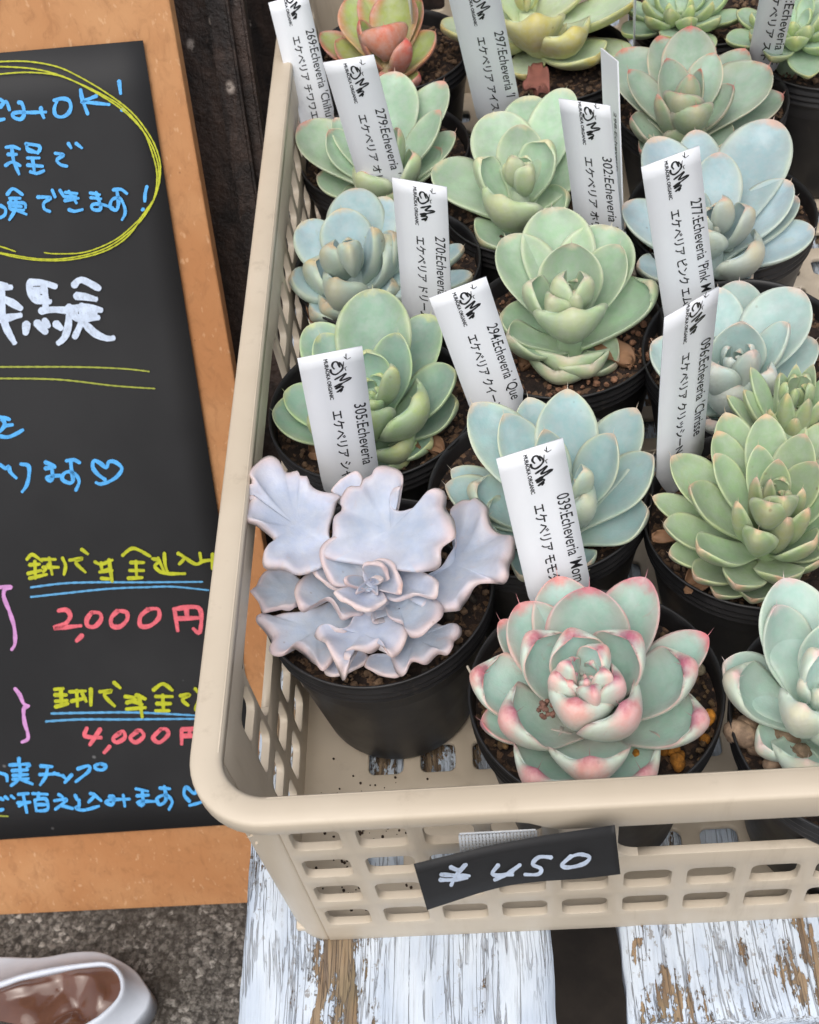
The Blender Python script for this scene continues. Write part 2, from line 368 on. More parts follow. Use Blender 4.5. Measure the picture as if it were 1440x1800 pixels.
def ribbon(vs, fs, pts, w, proj, seed, dn):
    """pen stroke in picture coordinates of the sheet, laid on the sheet by proj()"""
    P = smooth_poly([Vector(p) for p in pts], max(1.2, w*.35)); rr = random.Random(seed); b = len(vs); n = len(P)
    L = []; Rr = []
    ph = rr.random()*6
    for i, p in enumerate(P):
        d = (P[min(n-1, i+1)]-P[max(0, i-1)]); d = d.normalized() if d.length > 1e-6 else Vector((1, 0)); q = Vector((-d.y, d.x))
        ww = w*.5*(1+.13*math.sin(i*.55+ph)+.06*rr.uniform(-1, 1))*(1-.22*(i/max(1, n-1))**3)
        L.append(p+q*ww); Rr.append(p-q*ww)
    def cap(c, d, w0):
        q = Vector((-d.y, d.x)); return [c+q*math.cos(a)*w0+d*math.sin(a)*w0*.9 for a in (R(30), R(60), R(90), R(120), R(150))]
    d0 = (P[0]-P[1]).normalized(); d1 = (P[-1]-P[-2]).normalized(); w0 = w*.5*.85
    pts2 = L + [c for c in cap(P[-1], d1, w0)] + Rr[::-1] + [c for c in cap(P[0], d0, w0)]
    # triangulate as strips: caps are fans round the end points
    idx = {}
    def add(p): vs.append(proj(p.x, p.y, dn)); return len(vs)-1
    li = [add(p) for p in L]; ri = [add(p) for p in Rr]
    for i in range(n-1): fs.append((li[i], ri[i], ri[i+1], li[i+1]))
    c1 = [add(p) for p in cap(P[-1], d1, w0)]; fs.append([li[-1]] + [ri[-1]] + c1[::-1])
    c0 = [add(p) for p in cap(P[0], d0, w0)]; fs.append([ri[0]] + [li[0]] + c0[::-1])
def write(rows, scale, ox, oy, w, mat, proj, parent, name, loc, base_n):
    vs = []; fs = []
    for i, s in enumerate(rows):
        ribbon(vs, fs, [(ox+x/scale, oy+y/scale) for x, y in s], w, proj, i, base_n + i*.000012)
    me = mesh(name, vs, fs, False); rel(me, loc); return new_obj(name, me, mat, parent)
INK = dict(blue=ink('blue_marker', (92, 184, 252)), pale=M_white_ink, yellow=ink('yellow_marker', (196, 200, 44)), olive=ink('olive_pencil', (168, 176, 70)),
           red=ink('coral_marker', (240, 112, 124)), pink=ink('lilac_marker', (222, 158, 218)), line=ink('sky_blue_marker', (104, 176, 226)))
def pb(px, py, n): return on_board(px, py, .0025+n)
A = [[(0,260),(40,290)],[(0,330),(50,280),(80,350)],[(0,435),(35,428)],[(155,290),(180,290),(200,340),(200,400),(170,430),(120,415),(105,385),(160,370),(260,372),(385,368)],[(345,330),(350,370),(370,415)],
 [(455,270),(520,255),(580,270),(598,330),(570,385),(520,410),(470,395),(458,340),(480,280)],[(680,180),(695,260),(740,385)],[(815,232),(740,262),(690,280),(800,292),(920,305)],[(1005,105),(1010,150),(1018,212)],[(1025,350),(1045,355)]]
write(A, 4.8, 0, 120, 6.8, INK['blue'], pb, board, 'handwriting', B0, 0)
Bt = [[(50,90),(110,85),(165,105)],[(65,150),(140,150)],[(100,100),(115,200),(160,315)],[(45,245),(100,215),(170,245)],[(215,60),(330,80),(320,130),(240,120),(225,70)],[(240,105),(320,140)],[(230,180),(330,180)],[(275,190),(290,290)],[(230,240),(360,250)],[(255,295),(310,310),(370,288)],
 [(465,140),(535,155),(480,195),(510,235),(565,250)],[(575,55),(600,95)],[(640,55),(690,95)],
 [(0,580),(45,610),(40,660),(0,685)],[(60,490),(110,440),(190,490)],[(80,520),(170,520)],[(70,560),(200,560),(215,600)],[(90,540),(90,610),(200,620)],[(130,520),(135,600),(80,700)],[(140,620),(220,655)],[(90,580),(180,590)],
 [(315,510),(425,515),(370,560),(375,610),(420,632)],[(440,450),(465,510)],[(505,450),(535,500)],[(550,470),(650,480)],[(545,540),(660,520)],[(580,460),(645,560)],[(540,505),(640,505)],[(580,615),(630,630),(695,615)],
 [(760,475),(840,490)],[(765,515),(850,525)],[(810,470),(850,590),(830,620),(780,610),(780,575),(850,570),(950,600)],[(955,450),(1020,445),(1070,480)],[(985,450),(1000,560),(980,620),(930,590),(950,530),(1010,520),(1050,590),(1055,650),(1030,700)],[(1240,420),(1225,480),(1222,545)],[(1210,610),(1200,620)]]
write(Bt, 4.8, 0, 240, 6.2, INK['blue'], pb, board, 'handwriting', B0, .0002)
loops = [[(-30,110),(0,108),(50,108),(100,117),(140,135),(187,163),(227,193),(253,223),(273,257),(282,293),(277,333),(260,367),(233,397),(200,423),(150,443),(100,446),(78,444)],
 [(-30,134),(0,130),(50,127),(100,132),(143,148),(187,170),(217,190),(250,227),(267,267),(276,307),(271,347),(254,373),(227,413),(187,440),(133,455),(83,458),(33,453),(-30,438)],
 [(-30,120),(0,117),(60,121),(110,134),(160,158),(215,193),(256,236),(276,280),(279,320),(268,356),(240,396),(190,434),(130,452),(70,455),(0,444)],[(-20,430),(0,433),(27,442)]]
write(loops, 1, 0, 0, 2.7, INK['yellow'], pb, board, 'drawn_loop', B0, .0006)
D = [[(0,150),(110,150)],[(10,190),(20,350),(60,560),(150,730)],[(30,270),(120,310),(215,370)],[(20,490),(90,470),(210,445)],[(10,300),(10,500)],[(-20,120),(60,130)],
 [(310,110),(320,200),(390,290),(470,290)],[(310,100),(440,100),(580,140)],[(340,190),(470,180)],[(460,130),(480,250),(480,370)],[(360,240),(520,300)],[(430,400),(560,385),(740,395)],[(730,350),(720,550),(680,680),(620,735)],[(280,530),(270,630)],[(385,520),(480,620)],[(470,500),(505,555)],[(585,530),(640,580)],
 [(780,130),(860,70),(1040,160)],[(800,240),(900,250),(1005,275)],[(760,370),(900,360),(1060,390)],[(790,400),(790,460),(880,480),(1030,470)],[(860,340),(870,480),(790,670)],[(900,540),(1010,640),(1130,690),(1190,685)],[(980,390),(960,480)],[(880,430),(1000,430)]]
write(D, 6, 0, 480, 13, INK['pale'], pb, board, 'handwriting', B0, .0002)
write([[(-20,645),(130,645),(215,648),(262,653)],[(-20,665),(100,667),(200,678),(272,683)],[(-10,1434),(14,1435)]], 1, 0, 0, 3, INK['olive'], pb, board, 'underline', B0, .0002)
Er = [[(0,80),(60,90),(100,105)],[(20,100),(50,150),(0,230)],[(50,170),(130,160)],[(60,160),(10,220)],[(0,280),(80,290),(160,260),(240,215)],[(0,580),(60,620),(90,600),(110,660),(170,720)],[(220,575),(300,595),(305,700),(280,800),(235,865)],
 [(475,555),(570,590)],[(475,620),(580,605)],[(540,580),(555,700),(530,750),(490,715),(560,700),(660,695)],[(700,540),(780,530),(840,560)],[(745,540),(755,640),(770,740),(740,775),(660,740),(670,680),(730,655),(800,690),(835,760),(800,850)],
 [(1110,740),(1030,680),(980,610),(990,540),(1050,560),(1120,610),(1150,550),(1220,555),(1285,620),(1240,700),(1150,760),(1060,785),(1015,770)]]
write(Er, 6, 0, 720, 7.0, INK['blue'], pb, board, 'handwriting', B0, 0)
Fy = [[(170,120),(205,90),(265,130)],[(185,155),(250,150)],[(220,130),(225,240)],[(175,210),(260,190)],[(185,240),(295,215)],[(265,120),(350,120)],[(310,110),(330,215)],[(270,170),(370,170)],[(310,150),(275,200)],[(395,110),(415,160),(405,215)],
 [(440,125),(520,115),(480,140),(540,200)],[(515,55),(555,85)],[(600,135),(640,150),(710,125)],[(640,140),(650,190),(700,175)],[(690,120),(710,260)],[(630,200),(710,190)],[(640,240),(710,245)],
 [(775,95),(845,50),(950,100)],[(825,140),(910,140)],[(860,130),(865,235)],[(820,190),(910,190)],[(810,240),(900,235)],[(965,115),(1010,130),(980,160),(1010,195),(1060,210),(1170,210)],[(1040,80),(1045,150),(1060,200)],[(1000,110),(1040,200)],
 [(1125,80),(1165,110),(1135,150)],[(1165,105),(1240,150),(1290,130),(1380,120)],[(1265,80),(1275,140)],[(1345,85),(1345,180)]]
write(Fy, 3.6, 0, 950, 6.2, INK['yellow'], pb, board, 'handwriting', B0, .0002)
write([[(195,297),(400,272),(600,265),(900,265),(1280,262)],[(195,358),(450,330),(700,305),(950,295),(1100,293),(1320,315)]], 3.6, 0, 950, 3.6, INK['line'], pb, board, 'underline', B0, 0)
Fr = [[(370,445),(420,440),(445,480),(410,530),(345,555),(510,540)],[(520,600),(485,635)],[(580,455),(550,500),(555,540),(600,545),(640,500),(630,460),(580,455)],[(745,445),(705,490),(710,540),(760,545),(805,500),(800,455),(745,445)],[(940,435),(890,480),(890,540),(950,540),(1005,490),(1000,435),(940,435)],
 [(1105,440),(1125,570)],[(1100,435),(1260,430),(1265,580),(1225,560)],[(1120,495),(1260,490)],[(1180,440),(1185,490)]]
write(Fr, 3.6, 0, 950, 8, INK['red'], pb, board, 'handwriting', B0, 0)
write([[(-10,298),(60,290)],[(70,295),(30,310),(25,360),(60,450),(90,550),(95,650),(75,690)]], 3.6, 0, 950, 7.4, INK['pink'], pb, board, 'drawn_bracket', B0, 0)
Gy = [[(345,115),(400,110)],[(345,150),(420,150)],[(350,190),(425,185)],[(350,225),(430,205)],[(385,110),(390,220)],[(440,130),(540,125)],[(485,120),(490,220)],[(450,190),(540,170)],[(575,110),(575,215)],[(520,140),(545,190)],[(630,130),(705,125),(660,150),(725,220)],[(720,70),(760,105)],
 [(790,160),(850,165)],[(800,200),(860,180)],[(860,150),(920,175)],[(800,240),(920,230)],[(880,150),(900,290)],[(840,190),(900,210)],[(970,120),(1030,80),(1090,120)],[(985,160),(1090,160)],[(1030,150),(1035,250)],[(990,205),(1080,205)],[(985,250),(1070,250)],[(1140,155),(1200,150),(1155,180),(1190,215)],[(1235,110),(1250,130)],[(1270,165),(1240,240),(1300,245)]]
write(Gy, 3.6, 0, 1180, 6.8, INK['yellow'], pb, board, 'handwriting', B0, .0002)
write([[(325,268),(600,262),(900,262),(1320,285)],[(290,318),(500,305),(800,305),(1320,300)]], 3.6, 0, 1180, 4, INK['line'], pb, board, 'underline', B0, 0)
Gr = [[(550,360),(540,410),(640,420)],[(635,365),(570,465)],[(695,475),(660,515)],[(760,390),(715,425),(740,450),(790,420),(780,380),(750,390)],[(870,380),(825,420),(860,450),(910,410),(890,375),(860,380)],[(1020,365),(970,420),(1010,450),(1065,400),(1050,365),(1015,370)],[(1150,370),(1150,460)],[(1150,368),(1290,362)],[(1160,410),(1290,405)],[(1200,370),(1200,405)]]
write(Gr, 3.6, 0, 1180, 7.6, INK['red'], pb, board, 'handwriting', B0, 0)
write([[(95,110),(125,150),(150,205),(180,220)],[(175,220),(150,240),(155,320),(175,390),(175,430),(140,448)]], 3.6, 0, 1180, 7, INK['pink'], pb, board, 'drawn_bracket', B0, 0)
Hb = [[(0,140),(40,155),(45,190)],[(120,45),(120,80)],[(60,90),(185,85),(170,105)],[(75,125),(175,120)],[(80,155),(175,150)],[(80,180),(180,175)],[(125,90),(125,170),(70,220)],[(125,175),(205,210)],[(255,95),(330,100)],[(250,150),(370,145)],[(300,110),(290,160),(255,215)],[(340,140),(385,155)],[(395,155),(415,175)],[(455,150),(410,200)],[(490,115),(560,95),(560,130),(480,195)],[(635,80),(670,95),(650,120),(610,115),(600,95),(635,80)],
 [(0,300),(20,310)],[(30,290),(50,305)],[(0,375),(20,370)],[(70,285),(90,300)],[(115,275),(180,270)],[(110,330),(190,325)],[(145,270),(170,390)],[(150,330),(120,350)],[(205,270),(300,275)],[(245,265),(240,310)],[(220,310),(230,380)],[(225,310),(290,305),(300,370),(230,380)],[(230,340),(290,340)],
 [(370,275),(395,290)],[(345,315),(420,310),(350,370)],[(385,345),(460,365)],[(475,280),(490,310)],[(500,310),(500,350),(480,360),(530,375),(625,350)],[(570,270),(600,280),(560,325)],[(600,280),(640,315)],[(690,290),(720,290),(710,340),(670,325),(700,310),(820,305)],[(780,280),(790,350)],
 [(860,240),(935,255)],[(865,285),(940,280)],[(900,250),(905,340),(875,335),(880,320),(985,320)],[(1010,235),(1075,240)],[(1040,225),(1050,310),(1010,340),(995,300),(1050,280),(1090,320),(1070,370)],[(1200,320),(1165,275),(1180,230),(1230,270),(1260,230),(1310,270),(1280,320),(1200,345)]]
write(Hb, 3.6, 0, 1320, 6.2, INK['blue'], pb, board, 'handwriting', B0, .0002)

# ------------------------------------------------------------------ dark panel the board leans against
pn = -.045
panel = tag(empty('dark_wooden_panel', bpt(0, 0, pn)), 'dark brown wooden panel with upright battens, behind the sign board and the tray', 'panel')
def ppart(name, u0, u1, v0, v1, n0, n1):
    vs = [bpt(u, v, n) for u in (u0, u1) for v in (v0, v1) for n in (n0, n1)]
    bm = bmesh.new(); q = [bm.verts.new(p) for p in vs]
    for f in ((0, 1, 3, 2), (4, 6, 7, 5), (0, 4, 5, 1), (2, 3, 7, 6), (0, 2, 6, 4), (1, 5, 7, 3)): bm.faces.new([q[i] for i in f])
    bmesh.ops.bevel(bm, geom=bm.edges[:], offset=.0012, segments=2, affect='EDGES')
    me = bm_mesh(name, bm); rel(me, panel.location); return new_obj(name, me, M_panel, panel)
ppart('backing', -.42, .0655, .0, .95, pn-.012, pn)
for u in (.016, .050, -.10, -.22):
    ppart('batten', u, u+.010, .0, .95, pn, pn+.007)

wl = tag(empty('dark_wall', (0, 1.0, -.3)), 'dark brown boarded wall behind the bench', 'wall')
for i in range(14):
    bm = bmesh.new(); box(bm, (-.85+.13*i, .0, 0), (-.853+.13*(i+1), .02, 1.6)); bmesh.ops.bevel(bm, geom=bm.edges[:], offset=.002, segments=1, affect='EDGES')
    o = new_obj('board', bm_mesh('board', bm), M_panel, wl)
# ------------------------------------------------------------------ tray
TX0, TX1, TY0, TY1, TH = -.0842, .262, .1493, .622, .102      # outline at the top of the wall
TL_ = .0040                                                   # how far the walls lean in by the floor
tray = tag(empty('plastic_tray', (.085, .38, 0)), 'large beige plastic tray with rows of slots, full of potted succulents, on the bench', 'tray')
RC1 = .0150
def outline(u_side, s, z):
    """side 0 front,1 right,2 back,3 left; s metres along the straight side measured on the top outline"""
    f = z/TH; ins = TL_*(1-f)
    x0, x1, y0, y1 = TX0+ins, TX1-ins, TY0+ins, TY1-ins
    if u_side == 0: return Vector((max(TX0+RC1, min(TX1-RC1, s)), y0, z))
    if u_side == 1: return Vector((x1, s, z))
    if u_side == 2: return Vector((s, y1, z))
    return Vector((x0, s, z))
def corner(k, a, z):
    f = z/TH; ins = TL_*(1-f); r = RC1-ins
    cx = (TX0+RC1, TX1-RC1, TX1-RC1, TX0+RC1)[k]; cy = (TY0+RC1, TY0+RC1, TY1-RC1, TY1-RC1)[k]
    return Vector((cx+math.cos(a)*r, cy+math.sin(a)*r, z))
ZR = [20*MM, 39.5*MM, 59*MM, 78.5*MM]; HW, HH, HR = .0068, .0062, .0026
def holed_cell(bm, f, a0, a1, b0, b1, hole, rr=HR, k=3):
    """cell [a0,a1]x[b0,b1] with a rounded rectangular hole, mapped by f"""
    vd = holed_cell.vd
    def V(a, b):
        p = f(a, b); key = (round(p.x, 5), round(p.y, 5), round(p.z, 5))
        if key not in vd: vd[key] = bm.verts.new(p)
        return vd[key]
    if hole is None:
        bm.faces.new([V(a0, b0), V(a1, b0), V(a1, b1), V(a0, b1)]); return
    h0, h1, g0, g1 = hole
    cs = [V(a0, b0), V(a1, b0), V(a1, b1), V(a0, b1)]; arcs = []
    for cx, cy, st in ((h0+rr, g0+rr, 180), (h1-rr, g0+rr, 270), (h1-rr, g1-rr, 0), (h0+rr, g1-rr, 90)):
        arcs.append([V(cx+rr*math.cos(R(st+90*i/k)), cy+rr*math.sin(R(st+90*i/k))) for i in range(k+1)])
    for i in range(4):
        for j in range(k): bm.faces.new([cs[i], arcs[i][j+1], arcs[i][j]])
        bm.faces.new([cs[i], cs[(i+1) % 4], arcs[(i+1) % 4][0], arcs[i][-1]])
def wall(side, lo, hi, cols, slot):
    bm = bmesh.new(); holed_cell.vd = {}
    f = lambda a, b: outline(side, a, b)
    zb = [0, 4*MM, 10*MM, 29.75*MM, 49.25*MM, 68.75*MM, 88.5*MM, TH]
    edges = [lo]
    for c in cols: edges += [c-.009, c+.009]
    edges = sorted(set(round(e, 5) for e in edges + [hi]))
    s0, s1 = slot if slot else (1e9, 1e9)
    ZS = .0570
    for i in range(len(edges)-1):
        a0, a1 = edges[i], edges[i+1]; mid = (a0+a1)/2; ishole = (a1-a0) < .0185 and any(abs(c-mid) < .001 for c in cols)
        for j in range(len(zb)-1):
            if slot and s0-1e-5 <= a0 and a1 <= s1+1e-5 and j in (4, 5):
                if j == 4: holed_cell(bm, f, a0, a1, zb[4], ZS, None)
                continue
            hole = None
            if ishole and 2 <= j <= 5:
                zc = ZR[j-2]; hole = (mid-HW, mid+HW, zc-HH, zc+HH)
            holed_cell(bm, f, a0, a1, zb[j], zb[j+1], hole)
    if slot:      # one long rounded opening
        ed = [e for e in edges if s0-1e-5 <= e <= s1+1e-5]; vd = holed_cell.vd
        rr = .006
        def V(a, b):
            p = f(a, b); key = (round(p.x, 5), round(p.y, 5), round(p.z, 5))
            if key not in vd: vd[key] = bm.verts.new(p)
            return vd[key]
        for (ca, cb, st, qa, qb) in ((s0+rr, ZS+rr, 180, s0, ZS), (s1-rr, ZS+rr, 270, s1, ZS), (s1-rr, zb[6]-rr, 0, s1, zb[6]), (s0+rr, zb[6]-rr, 90, s0, zb[6])):
            arc = [V(ca+rr*math.cos(R(st+18*i)), cb+rr*math.sin(R(st+18*i))) for i in range(6)]; q = V(qa, qb)
            for i in range(5): bm.faces.new([q, arc[i+1], arc[i]])
    bmesh.ops.recalc_face_normals(bm, faces=bm.faces)
    return bm
def finish_wall(bm, name='wall', th=.0026):
    me = bpy.data.meshes.new(name); bm.to_mesh(me); bm.free(); rel(me, tray.location)
    o = new_obj(name, me, M_tray, tray)
    so_ = o.modifiers.new('solid', 'SOLIDIFY'); so_.thickness = th; so_.offset = 0; so_.use_even_offset = True
    bv = o.modifiers.new('bevel', 'BEVEL'); bv.width = .0007; bv.segments = 2; bv.limit_method = 'ANGLE'; bv.angle_limit = R(40)
    me.polygons.foreach_set('use_smooth', [True]*len(me.polygons))
    return o
cols_f = [-.0602+.018*i for i in range(17)]
finish_wall(wall(0, TX0+RC1, TX1-RC1, [c for c in cols_f if c < TX1-RC1-.009], (.0208, .1468)))
finish_wall(wall(2, TX0+RC1, TX1-RC1, [c for c in cols_f if c < TX1-RC1-.009], (.0208, .1468)))
cols_l = [.190+.018*i for i in range(23)]
finish_wall(wall(3, TY0+RC1, TY1-RC1, [c for c in cols_l if c < TY1-RC1-.009], (.199, .343)))
finish_wall(wall(1, TY0+RC1, TY1-RC1, [c for c in cols_l if c < TY1-RC1-.009], (.415, .559)))
for k, a0 in enumerate((180, 270, 0, 90)):
    bm = bmesh.new(); zz = [0, 4*MM, 10*MM, 29.75*MM, 49.25*MM, 68.75*MM, 88.5*MM, TH]; g_ = [[bm.verts.new(corner(k, R(a0+90*i/10), z)) for i in range(11)] for z in zz]
    for j in range(len(zz)-1):
        for i in range(10): bm.faces.new([g_[j][i], g_[j][i+1], g_[j+1][i+1], g_[j+1][i]])
    bmesh.ops.recalc_face_normals(bm, faces=bm.faces)
    finish_wall(bm, 'corner')
# floor grid
bm = bmesh.new(); holed_cell.vd = {}
fx0, fx1, fy0, fy1 = TX0+TL_+.0008, TX1-TL_-.0008, TY0+TL_+.0008, TY1-TL_-.0012
hx = [-.051+.018*i for i in range(17) if -.051+.018*i < fx1-.03]; hy = [.176+.0182*i for i in range(24) if .176+.0182*i < fy1-.02]
ex = [fx0, hx[0]-.009] + [x+.009 for x in hx] + [fx1]; ey = [fy0, hy[0]-.0091] + [y+.0091 for y in hy] + [fy1]
for i in range(len(ex)-1):
    for j in range(len(ey)-1):
        h = None
        if 0 < i < len(ex)-2 and 0 < j < len(ey)-2:
            cx, cy = (ex[i]+ex[i+1])/2, (ey[j]+ey[j+1])/2; h = (cx-.0060, cx+.0060, cy-.0055, cy+.0055)
        holed_cell(bm, lambda a, b: Vector((a, b, .004)), ex[i], ex[i+1], ey[j], ey[j+1], h)
finish_wall(bm, 'floor', .0026)
# rim: profile swept round the outline (flat top, hanging skirt; deeper skirt over the hand slots)
def rim():
    path = []   # (point at wall top, outward normal, skirt depth)
    def deep(side, s):
        lo, hi = {0: (-.006, .175), 2: (-.006, .175), 3: (.185, .36), 1: (.40, .575)}[side]
        d = min(max((s-lo)/.012, 0), 1)*min(max((hi-s)/.012, 0), 1); d = d*d*(3-2*d)
        return (.0052 + .0056*d) if side in (0, 2) else (.0052 + .0040*d)
    N = 90
    for i in range(N+1): s = TX0+RC1+(TX1-TX0-2*RC1)*i/N; path.append((Vector((s, TY0, TH)), Vector((0, -1, 0)), deep(0, s)))
    for i in range(1, 12): a = R(270+90*i/12); path.append((corner(1, a, TH), Vector((math.cos(a), math.sin(a), 0)), .0052))
    for i in range(N+1): s = TY0+RC1+(TY1-TY0-2*RC1)*i/N; path.append((Vector((TX1, s, TH)), Vector((1, 0, 0)), deep(1, s)))
    for i in range(1, 12): a = R(0+90*i/12); path.append((corner(2, a, TH), Vector((math.cos(a), math.sin(a), 0)), .0052))
    for i in range(N+1): s = TX1-RC1-(TX1-TX0-2*RC1)*i/N; path.append((Vector((s, TY1, TH)), Vector((0, 1, 0)), deep(2, s)))
    for i in range(1, 12): a = R(90+90*i/12); path.append((corner(3, a, TH), Vector((math.cos(a), math.sin(a), 0)), .0052))
    for i in range(N+1): s = TY1-RC1-(TY1-TY0-2*RC1)*i/N; path.append((Vector((TX0, s, TH)), Vector((-1, 0, 0)), deep(3, s)))
    for i in range(1, 12): a = R(180+90*i/12); path.append((corner(0, a, TH), Vector((math.cos(a), math.sin(a), 0)), .0052))
    vs = []; fs = []
    for p, n, d in path:
        prof = [(-.0018, -.004), (-.0018, -.0008), (-.0011, -.0001), (-.0002, .0004), (.0032, .0005), (.0057, .0004), (.0064, -.0001), (.0067, -.0009), (.0067, -d), (.0064, -d-.0006), (.0056, -d-.0006), (.0050, -d), (.0046, -.0024), (.0028, -.0016), (.0016, -.003), (.0014, -.004)]
        for o_, z_ in prof: vs.append(p + n*o_ + Vector((0, 0, z_)))
    m = 16; n_ = len(path)
    for i in range(n_):
        for j in range(m): a = i*m; b = ((i+1) % n_)*m; fs.append((a+j, a+(j+1) % m, b+(j+1) % m, b+j))
    me = mesh('rim', vs, fs); bm = bmesh.new(); bm.from_mesh(me); bmesh.ops.recalc_face_normals(bm, faces=bm.faces); bm.to_mesh(me); bm.free()
    me.polygons.foreach_set('use_smooth', [True]*len(me.polygons)); rel(me, tray.location)
    return new_obj('rim', me, M_tray, tray)
rim()
# torn slivers of plastic at the front left corner
for i, (px, py, l) in enumerate(((404, 1474, .0030), (409, 1492, .0038), (420, 1500, .0026), (432, 1508, .0018))):
    P = at(px, py, .086 - .004*i if i < 5 else .05); 
    C0 = Vector((TX0+RC1, TY0+RC1, P.z)); dd = (P-C0); dd.z = 0; dd.normalize(); base = C0 + dd*(RC1-TL_*(1-P.z/TH)+.0008)
    side = Vector((-dd.y, dd.x, 0)); up = Vector((0, 0, 1)); tip = base + dd*l*.8 + up*rnd.uniform(.0, .002) + side*rnd.uniform(-.002, .002)
    me = mesh('torn_sliver', [base+side*.0007, base-side*.0009, base+up*.0006, base-up*.0008, tip], [(0, 2, 4), (2, 1, 4), (1, 3, 4), (3, 0, 4), (0, 3, 1, 2)], False); rel(me, tray.location)
    new_obj('torn_sliver', me, M_tray, tray)

# price card on the front wall
Nw = Vector((0, -TH, TL_)).normalized(); Pw = Vector((0, TY0, TH))
def on_card(px, py, n=0):
    off = .0085 + .004*((px-900)/180)**2
    return on_plane(px, py, Pw + Nw*(off+n), Nw)
card_o = on_card(905, 1530)
card = tag(empty('price_card', card_o), 'black bent paper price card with ¥450 in white marker on the tray front', 'price card')
top = [(727, 1518.5), (790, 1503), (850, 1489), (905, 1478), (960, 1468), (1020, 1459), (1081, 1450)]
bot = [(751, 1600), (800, 1584), (850, 1568), (900, 1556), (960, 1549), (1020, 1545), (1091, 1537)]
top = smooth_poly([Vector(p) for p in top], 12); bot = smooth_poly([Vector(p) for p in bot], 12); n_ = min(len(top), len(bot))
top = [top[round(i*(len(top)-1)/(n_-1))] for i in range(n_)]; bot = [bot[round(i*(len(bot)-1)/(n_-1))] for i in range(n_)]
vs = []; fs = []
for lay in (0, -.0004):
    for k in range(5):
        for i in range(n_): p = top[i].lerp(bot[i], k/4); vs.append(on_card(p.x, p.y, lay))
for k in range(4):
    for i in range(n_-1): a = k*n_+i; b = a+5*n_; fs += [(a, a+n_, a+n_+1, a+1), (b, b+1, b+n_+1, b+n_)]
for i in range(n_-1): fs += [(i, i+1, 5*n_+i+1, 5*n_+i), (4*n_+i, 9*n_+i, 9*n_+i+1, 4*n_+i+1)]
for k in range(4): fs += [(k*n_, 5*n_+k*n_, 5*n_+(k+1)*n_, (k+1)*n_), (k*n_+n_-1, (k+1)*n_+n_-1, 6*n_+k*n_+n_-1, 5*n_+k*n_+n_-1)]
me = mesh('paper', vs, fs); rel(me, card_o); new_obj('paper', me, M_paper, card)
write([[(410,480),(370,520),(340,560),(320,605)],[(315,495),(365,512),(400,482)],[(258,540),(340,545),(428,548)],[(252,572),(330,572),(415,560)],
       [(605,482),(568,535),(620,545),(690,525)],[(735,482),(670,530),(640,548),(582,572)],[(645,540),(690,542)],[(925,437),(850,435),(812,478),(862,505),(845,538),(765,540)],
       [(1045,428),(988,482),(1030,497),(1120,475),(1155,435),(1095,418),(1035,435)]], 3.43, 700, 1380, 7.2, M_white_ink, lambda x, y, n: on_card(x, y, .00025+n), card, 'handwriting', card_o, 0)
# strip of white gauze tape behind the card
gz = tag(empty('gauze_tape', on_card(900, 1480, -.003)), 'short strip of white mesh tape on the tray front above the price card', 'tape')
vs = []; fs = []
def gp(u, v): 
    p = Vector((808, 1467)).lerp(Vector((942, 1460)), u) + Vector((4, 40))*v
    return on_plane(p.x, p.y, Pw + Nw*.0058, Nw)
def strand(a, b, w, lift):
    d = (b-a).normalized(); q = d.cross(Nw)*w; i = len(vs)
    vs.extend([a+q+Nw*lift, b+q+Nw*lift, b-q+Nw*lift, a-q+Nw*lift, a+q+Nw*(lift-.0003), b+q+Nw*(lift-.0003), b-q+Nw*(lift-.0003), a-q+Nw*(lift-.0003)])
    fs.extend([(i, i+3, i+2, i+1), (i+4, i+5, i+6, i+7), (i, i+1, i+5, i+4), (i+2, i+3, i+7, i+6)])
for i in range(23): strand(gp(i/22, 0), gp(i/22, 1), .00030, .0003)
for i in range(8): strand(gp(0, i/7), gp(1, i/7), .00030, .0000)
me = mesh('mesh_strip', vs, fs, False); rel(me, gz.location); new_obj('mesh_strip', me, simple('white_gauze', (214, 218, 222), .7, .04), gz)

# ------------------------------------------------------------------ bag on the ground, lower left
bagc = at(60, 1800, -.27)
bag = tag(empty('plastic_bag', bagc - Vector((0, 0, .03))), 'shiny brown plastic bag with a broad white rim on the ground below the sign', 'bag')
inner = [(-160,1745),(-60,1736),(0,1733),(33,1721),(110,1704),(160,1697),(188,1696),(205,1706),(214,1722),(215,1745),(202,1768),(175,1792),(147,1808),(90,1850),(0,1900),(-100,1900)]
outer = [(-170,1692),(-60,1688),(0,1686),(66,1688),(105,1682),(133,1678),(165,1677),(190,1683),(233,1708),(250,1730),(262,1750),(257,1772),(234,1800),(200,1832),(100,1890),(0,1930),(-110,1935)]
I_ = smooth_poly([Vector(p) for p in inner], 14); O_ = smooth_poly([Vector(p) for p in outer], 14); K = 90
rs = lambda P: [P[int(i*(len(P)-1)/K)].lerp(P[min(len(P)-1, int(i*(len(P)-1)/K)+1)], (i*(len(P)-1)/K) % 1) for i in range(K+1)]
I_, O_ = rs(I_), rs(O_)
vs = []; fs = []
for i in range(K+1):
    a = at(I_[i].x, I_[i].y, -.270); b = at(O_[i].x, O_[i].y, -.285)
    for q, (f_, dz) in enumerate(((-.03, -.002), (0, .0016), (.05, .0016), (.09, .0), (.92, .0), (.97, .0006), (1.0, 0), (.97, -.0145))):
        p = a.lerp(b, f_); vs.append((p.x, p.y, p.z+dz + (.0008*vnoise(p, 70) if 1 < q < 6 else 0)))
for i in range(K):
    for q in range(7): a = i*8+q; fs.append((a, a+1, a+9, a+8))
me = mesh('white_rim', vs, fs); rel(me, bag.location)
